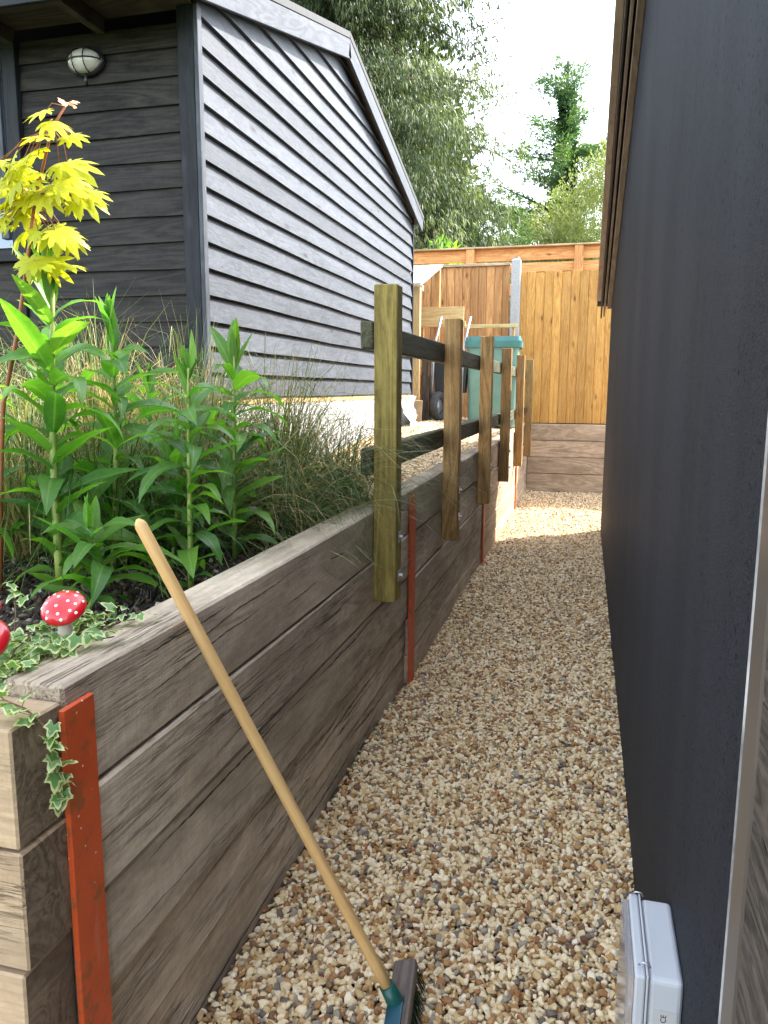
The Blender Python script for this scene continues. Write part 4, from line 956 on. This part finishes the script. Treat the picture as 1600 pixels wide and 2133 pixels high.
# ------------------------------------------------------------------ variegated ivy
iv = thing('ivy_plant', (-1.05, 1.2, .99), 'variegated ivy spreading round the spotted toadstool on the soil', 'ivy')
ir = random.Random(9)
def ivy_leaf(root, p, size, outward, tilt=None):
    o = put('leaf', ir.choice(il), None, root, p); aim(o, outward, ir.uniform(-.5, .5)); o.scale = (size,)*3
runs = [[(-1.12, 1.25, 1.0), (-1.08, 1.22, 1.05), (-1.03, 1.24, 1.07), (-.99, 1.28, 1.085)], [(-1.16, 1.32, 1.0), (-1.12, 1.36, 1.08), (-1.08, 1.38, 1.1)], [(-1.10, 1.22, 1.02), (-1.05, 1.20, 1.10), (-1.03, 1.22, 1.12)],
        [(-1.15, 1.30, 1.0), (-1.18, 1.36, 1.12), (-1.2, 1.38, 1.16)], [(-1.05, 1.32, 1.02), (-1.02, 1.40, 1.07), (-1.0, 1.47, 1.08), (-.96, 1.50, 1.082)], [(-1.2, 1.22, 1.0), (-1.22, 1.26, 1.09), (-1.24, 1.33, 1.13)],
        [(-1.10, 1.35, 1.0), (-1.09, 1.46, 1.06), (-1.08, 1.56, 1.07)], [(-1.0, 1.26, 1.05), (-.97, 1.30, 1.09), (-.94, 1.36, 1.085)]]
for i in range(16):
    ax_, ay_ = ir.uniform(-1.20, -1.02), ir.uniform(1.16, 1.46); bx2, by2 = ax_+ir.uniform(-.02, .07), ay_+ir.uniform(-.06, .06)
    runs.append([(ax_, ay_, 1.0), ((ax_+bx2)/2, (ay_+by2)/2, 1.06+ir.uniform(0, .02)), (bx2, by2, 1.05+ir.uniform(-.01, .03))])
for rn in runs:
    put('vine', tube_mesh(rn, .0016, 5), M['vine'], iv)
    for a in range(len(rn)-1):
        for q in range(6):
            p = Vector(rn[a]).lerp(Vector(rn[a+1]), q/4)+Vector((ir.uniform(-.02, .02), ir.uniform(-.02, .02), ir.uniform(.0, .02)))
            ivy_leaf(iv, p, ir.uniform(.018, .033), (ir.uniform(-.5, 1), ir.uniform(-1, .3), ir.uniform(-.3, .4)))
for i in range(16): ivy_leaf(iv, Vector((ir.uniform(-1.06, -.985), ir.uniform(1.25, 1.30), ir.uniform(1.055, 1.108))), ir.uniform(.017, .026), (ir.uniform(-.6, .9), -1, ir.uniform(-.5, .3)))
iv2 = thing('ivy_trail', (-.95, 1.05, 1.06), 'variegated ivy trail hanging down over the end of the return wall', 'ivy')
tr_ = [(-1.02, 1.10, 1.075), (-.95, 1.05, 1.07), (-.90, 1.045, 1.06), (-.868, 1.05, 1.03), (-.872, 1.062, .99), (-.868, 1.07, .95), (-.872, 1.07, .915), (-.87, 1.055, .89)]
put('vine', tube_mesh(tr_, .0018, 6), M['vine'], iv2)
for a in range(len(tr_)-1):
    for q in range(5 if a > 1 else 6):
        p = Vector(tr_[a]).lerp(Vector(tr_[a+1]), q/5)
        of = Vector((.014, ir.uniform(-.03, .012), ir.uniform(-.01, .01))) if a > 2 else Vector((ir.uniform(-.03, .02), ir.uniform(-.05, .02), .016))
        put('leaf_stalk', tube_mesh([p, p+of], .0009, 4), M['stalk'], iv2)
        ivy_leaf(iv2, p+of, ir.uniform(.019, .032), (ir.uniform(.2, .6), ir.uniform(-1, .8), ir.uniform(-1, .2)) if a > 2 else (ir.uniform(-.5, .8), ir.uniform(-1, .2), ir.uniform(-.1, .5)))

# ------------------------------------------------------------------ toadstools
def toadstool(loc, rad, dots, label, tilt=(0, 0, 0), hgt=.07):
    t = thing('toadstool_ornament', (loc[0], loc[1], .99), label, 'ornament')
    put('stem', lathe([(0, 0), (.018, 0), (.015, hgt*.5), (.013, hgt)], 16), M['stem_white'], t, (loc[0], loc[1], loc[2]-hgt))
    prof = [(.001, rad*.52)]+[(rad*math.sin(a), rad*.52*math.cos(a)) for a in np.linspace(.15, 1.55, 12)]+[(rad*.97, -rad*.09), (rad*.7, -rad*.06), (.012, 0)]
    cp_ = put('cap', lathe(prof, 36), M['red'], t, loc, tilt)
    if dots:
        dr_ = random.Random(2); mtx = Matrix.Translation(loc) @ Euler(tilt).to_matrix().to_4x4()
        pts = [(.32, 20), (.35, 140), (.3, 260), (.72, 10), (.75, 55), (.72, 100), (.76, 150), (.73, 200), (.78, 245), (.72, 290), (.76, 335), (1.12, 30), (1.1, 75), (1.15, 120), (1.12, 165), (1.1, 210), (1.14, 255), (1.12, 300), (1.1, 345)]
        for a, b in pts:
            nrm = Vector((math.sin(a)*math.cos(R(b)), math.sin(a)*math.sin(R(b)), math.cos(a))); pl = Vector((rad*nrm.x, rad*nrm.y, rad*.52*nrm.z))
            nn = Vector((nrm.x, nrm.y, nrm.z/.52)).normalized()
            o = bpy.data.objects.new('spot', spotme); C.objects.link(o); o.parent = cp_; o.location = pl; o.rotation_euler = nn.to_track_quat('Z', 'Y').to_euler()
spotme = lathe([(.0001, .0009), (.0026, .0008), (.0034, .0)], 12); spotme.materials.append(M['white'])
toadstool((-1.028, 1.322, 1.150), .046, True, 'red toadstool cap with white dots among the ivy', (R(32), R(8), 0), .11)
toadstool((-1.082, 1.150, 1.128), .054, False, 'plain glossy red toadstool cut by the left edge', (R(38), R(10), 0), .12)
toadstool((-1.16, 1.25, 1.155), .034, False, 'small red toadstool behind the plain one, mostly hidden by ivy', (R(35), R(0), 0), .11)
st_ = put('white_stone', rock_mesh(900, planes=2), M['whitestone'], None, (-1.215, 1.29, 1.01), (0, 0, 1), (.035, .045, .05)); tag(st_, 'smooth white stone on the soil at the left edge', 'stone')

# ------------------------------------------------------------------ litter on the gravel
tw = put('twig', tube_mesh([(-.50, 2.15, .03), (-.49, 2.0, .032), (-.465, 1.88, .03), (-.42, 1.80, .034), (-.37, 1.76, .03)], [.0022, .0024, .0024, .002, .0015], 6), M['twig']); tag(tw, 'pale curved twig lying on the gravel above the broom head', 'twig')
tw = put('twig', tube_mesh([(-.55, 1.45, .03), (-.52, 1.53, .04), (-.47, 1.60, .045), (-.43, 1.63, .03)], [.004, .0045, .004, .003], 6), M['vine']); tag(tw, 'thick brown twig on the gravel left of the broom socket', 'twig')
lf_me = lance_leaf(1, .3, .9, .3, 6); lf_me.materials.append(M['deadleaf'])
for i, (x_, y_, s_, t_) in enumerate(((-.62, 3.05, .045, 'brown leaf against the foot of the sleeper wall'), (-.02, 3.35, .07, 'dark purple leaf in the middle of the shaded gravel'), (-.33, 1.95, .04, 'folded brown leaf just above the broom head'), (.05, 2.1, .035, 'small brown leaf near the electrical box'), (-.15, 2.55, .05, 'curled brown leaf on the near gravel, right of the twig'), (.12, 3.9, .06, 'brown leaf on the gravel close to the dark wall'), (-.30, 7.6, .07, 'brown leaf in the shade just before the sunlit gravel'), (-.18, 11.6, .10, 'dark leaf clump on the far shaded gravel'), (.05, 7.35, .06, 'russet leaf near the dark wall before the sun patch'))):
    o = put('dead_leaf', lf_me, None, None, (x_, y_, .026), (.4, .3, i*1.9), (s_,)*3); tag(o, t_, 'leaf', 'dead leaves on the gravel')

flk = []
for i in range(4):
    q = lance_leaf(1, .3, .8+.3*i, .3, 5, .4*i); flk.append(q)
flakes = source_collection('leaf_flakes', flk, M['deadleaf'])
P = np.column_stack([rng.uniform(-.87, .2, 210), .95+11.2*rng.random(210)**1.3]); n = len(P)
scatter('leaf_litter', np.column_stack([P, und(P[:, 0], P[:, 1])+.016]), rng.uniform(-.7, .7, (n, 3))*np.array([1, 1, 5]), rng.uniform(.010, .032, n), rng.integers(0, 4, n), flakes, 'small brown leaf fragments and needles scattered over the path gravel', 'litter')
# ------------------------------------------------------------------ trees
def crown_mesh(P, D, size, rnd, per=3, wid=.35, rseed=1, droop=.3):
    """clusters of thin leaf faces: P centres, D main directions"""
    r = np.random.default_rng(rseed); n = len(P); V = []; A = []
    P = np.repeat(P, per, 0); D = np.repeat(D, per, 0); sz = np.repeat(size, per)*r.uniform(.6, 1.2, n*per); rn = np.repeat(rnd, per)
    D = D+r.normal(0, .45, D.shape); D[:, 2] -= droop*.5; D /= np.linalg.norm(D, axis=1)[:, None]
    s_ = np.cross(D, r.normal(0, 1, D.shape)); s_ /= np.linalg.norm(s_, axis=1)[:, None]+1e-9
    P = P+r.normal(0, .35, P.shape)*sz[:, None]
    a = P; b = P+D*sz[:, None]*.5+s_*(sz*wid*.5)[:, None]; c = P+D*sz[:, None]; d = P+D*sz[:, None]*.5-s_*(sz*wid*.5)[:, None]
    c[:, 2] -= droop*sz*.3
    V = np.stack([a, b, c, d], 1).reshape(-1, 3); F = np.arange(len(V)).reshape(-1, 4)
    A = np.clip(np.repeat(rn+r.normal(0, .16, len(rn)), 4), 0, 1)
    return np_mesh('foliage', V, F, False, {'rnd': A})
def tree_things(name, loc, label, cat): return thing(name, loc, label, cat)

# big cypress behind the shed
def branch_tree(root_loc, H, prof, nb, seed, size, per, wid, droop, mat, name, label, cat, sub=9, z0=.1, barkr=.25, upang=.25, step=.22, tw=.35, lean=(0, 0)):
    r = np.random.default_rng(seed); rl = np.array(root_loc); t = thing(name, root_loc, label, cat)
    path = [(rl[0]+lean[0]*k/8, rl[1]+lean[1]*k/8, rl[2]+H*k/8) for k in range(9)]
    put('trunk', tube_mesh(path, [barkr*(1-.9*k/8)+.02 for k in range(9)], 10), M['bark'], t)
    P = []; D = []; Sz = []; Rn = []; limbs = []
    for i in range(nb):
        u = z0+(1-z0)*r.random()**.9; az = r.uniform(0, 2*np.pi); Lb = prof(u)*r.uniform(.72, 1.08)
        base = rl+np.array([lean[0]*u, lean[1]*u, H*u]); el = upang+r.normal(0, .12)+(.35+max(0, u-.85)*4)*(u > .85)
        d = np.array([np.cos(az)*np.cos(el), np.sin(az)*np.cos(el), np.sin(el)])
        ns = max(3, int(Lb/step)); pts = []; p = base.copy(); dd = d.copy()
        for k in range(ns+1):
            pts.append(p.copy()); p = p+dd*Lb/ns; dd[2] -= droop*.6/ns*Lb/2; dd += r.normal(0, .06, 3); dd /= np.linalg.norm(dd)
        if i % 3 == 0: limbs.append(tube_np([tuple(q) for q in pts], [max(.008, .05*(1-k/len(pts))*Lb/3) for k in range(len(pts))], 5))
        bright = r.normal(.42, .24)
        for k in range(int(ns*.25), ns+1):
            q = pts[k]; fr = k/ns
            for s2 in range(sub):
                o = r.normal(0, 1, 3)*np.array([tw, tw, tw*.55])*(.5+.7*(1-abs(fr-.6))); 
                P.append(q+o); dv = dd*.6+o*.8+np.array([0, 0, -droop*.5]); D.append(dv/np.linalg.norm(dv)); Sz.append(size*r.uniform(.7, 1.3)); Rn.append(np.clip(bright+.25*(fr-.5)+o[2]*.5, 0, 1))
    me = crown_mesh(np.array(P), np.array(D), np.array(Sz), np.array(Rn), per, wid, seed, droop)
    for v_ in (): pass
    me.transform(Matrix.Translation(-Vector(root_loc)))
    o = put('crown', me, mat, t, root_loc); o['kind'] = 'stuff'
    if limbs: put('limbs', join_meshes(limbs), M['bark'], t)
    return t
prof_c = lambda u: 4.9*math.sin(math.pi*min(1, .12+u*.86))**.6*(1 if u < .75 else 1-(u-.75)*1.2)
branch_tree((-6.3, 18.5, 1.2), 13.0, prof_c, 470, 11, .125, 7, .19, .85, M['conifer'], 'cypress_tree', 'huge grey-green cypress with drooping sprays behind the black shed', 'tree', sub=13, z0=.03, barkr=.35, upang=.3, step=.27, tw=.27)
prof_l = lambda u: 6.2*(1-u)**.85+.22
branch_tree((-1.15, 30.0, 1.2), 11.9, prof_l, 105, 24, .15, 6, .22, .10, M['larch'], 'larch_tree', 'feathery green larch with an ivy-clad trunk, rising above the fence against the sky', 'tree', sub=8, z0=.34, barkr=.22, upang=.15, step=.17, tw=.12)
# ivy on its trunk
r = np.random.default_rng(5); n = 5200; a = r.uniform(0, 6.28, n); z = r.uniform(4, 10.9, n); rad = (.62-.072*(z-4))*r.uniform(.35, 1.1, n)*(1+.35*np.sin(z*2.3+a*2)*np.cos(z*.9-a))
P = np.stack([rad*np.cos(a), rad*np.sin(a), z], 1); D = np.stack([np.cos(a), np.sin(a), r.normal(0, .4, n)], 1)
me = crown_mesh(P, D, np.full(n, .16), r.uniform(0, 1, n), 2, .8, 6, .3); o = put('ivy_on_trunk', me, M['ivydark'], None, (-1.15, 30.0, 1.2)); tag(o, 'dark ivy wrapped round the larch trunk', 'ivy', kind='stuff')
def bush(loc, rx, ry, rz, n, size, wid, mat, label, seed, name='bush', lumps=14, per=3):
    r = np.random.default_rng(seed); t = thing(name, loc, label, 'shrub')
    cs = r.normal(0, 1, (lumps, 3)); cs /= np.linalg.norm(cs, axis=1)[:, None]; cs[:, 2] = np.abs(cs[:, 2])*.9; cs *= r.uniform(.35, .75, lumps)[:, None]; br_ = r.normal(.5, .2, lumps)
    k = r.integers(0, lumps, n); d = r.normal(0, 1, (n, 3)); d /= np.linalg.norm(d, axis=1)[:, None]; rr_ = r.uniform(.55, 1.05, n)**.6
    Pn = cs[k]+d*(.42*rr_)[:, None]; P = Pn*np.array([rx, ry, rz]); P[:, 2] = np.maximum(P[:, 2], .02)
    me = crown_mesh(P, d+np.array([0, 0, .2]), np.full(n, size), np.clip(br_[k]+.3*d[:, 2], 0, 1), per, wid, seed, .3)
    o = put('crown', me, mat, t, loc); o['kind'] = 'stuff'
    put('trunk', tube_mesh([(loc[0], loc[1], loc[2]-.05), (loc[0]+.1, loc[1], loc[2]+rz*.6)], [.09, .03], 8), M['bark'], t)
    return t
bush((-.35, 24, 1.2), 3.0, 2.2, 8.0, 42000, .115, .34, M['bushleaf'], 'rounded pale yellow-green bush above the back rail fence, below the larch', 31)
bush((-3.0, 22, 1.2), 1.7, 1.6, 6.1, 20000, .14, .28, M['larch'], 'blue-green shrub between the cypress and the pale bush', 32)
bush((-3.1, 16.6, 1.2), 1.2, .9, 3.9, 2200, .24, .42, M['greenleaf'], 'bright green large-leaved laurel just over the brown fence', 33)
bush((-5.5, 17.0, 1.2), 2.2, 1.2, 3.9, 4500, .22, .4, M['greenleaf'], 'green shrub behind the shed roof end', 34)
bush((-8.2, 24, 1.2), 5.4, 2.5, 15.5, 42000, .30, .5, M['conifer'], 'dark filler tree added behind the big cypress, closing its gaps', 41, lumps=70)  # added fill so the bright sky does not show through the cypress
bush((2.8, 22, 1.2), 2.6, 2.2, 4.8, 7000, .2, .35, M['bushleaf'], 'light bush behind the right end of the rail fence', 35)
bush((-9, 28, 1.2), 5.5, 3, 7.5, 9000, .3, .4, M['greenleaf'], 'broad dark hedge tree far behind the shed', 36, lumps=20)
bush((6.5, 30, 1.2), 5, 3, 6.5, 7000, .3, .4, M['greenleaf'], 'broad green tree behind the rendered building', 37, lumps=20)
# thin leafy twigs reaching out of the cypress into the sky
r = np.random.default_rng(8); parts_ = []; P = []; D = []
ot = thing('leafy_branch', (-3.2, 18.2, 6.5), 'sparse leafy twigs reaching right from the cypress into the sky', 'branch')
for i in range(26):
    zz = r.uniform(5.8, 9.3); p = np.array([-2.9+r.uniform(-.3, .2)+.25*(zz-7.5)/2, 18+r.uniform(-.6, .6), zz]); d = np.array([1, r.normal(0, .3), r.uniform(.1, .9)]); d /= np.linalg.norm(d); Lb = r.uniform(.6, 1.5)
    pts = []
    for k in range(7): pts.append(tuple(p)); p = p+d*Lb/6; d = d+r.normal(0, .16, 3); d /= np.linalg.norm(d)
    parts_.append(tube_np(pts, [.011*(1-k/8) for k in range(7)], 4))
    for q in pts[1:]:
        for s2 in range(4): P.append(np.array(q)+r.normal(0, .05, 3)); D.append(r.normal(0, 1, 3))
put('twigs', join_meshes(parts_), M['bark'], ot); D = np.array(D); D /= np.linalg.norm(D, axis=1)[:, None]
me = crown_mesh(np.array(P), D, np.full(len(P), .07), r.uniform(.2, .8, len(P)), 1, .5, 9, .1); o = put('leaves', me, M['conifer'], ot); o.location = -Vector(ot.location); o['kind'] = 'stuff'

print('TRIS', sum(len(o.data.loops)-2*len(o.data.polygons) for o in C.objects if o.type=='MESH'))
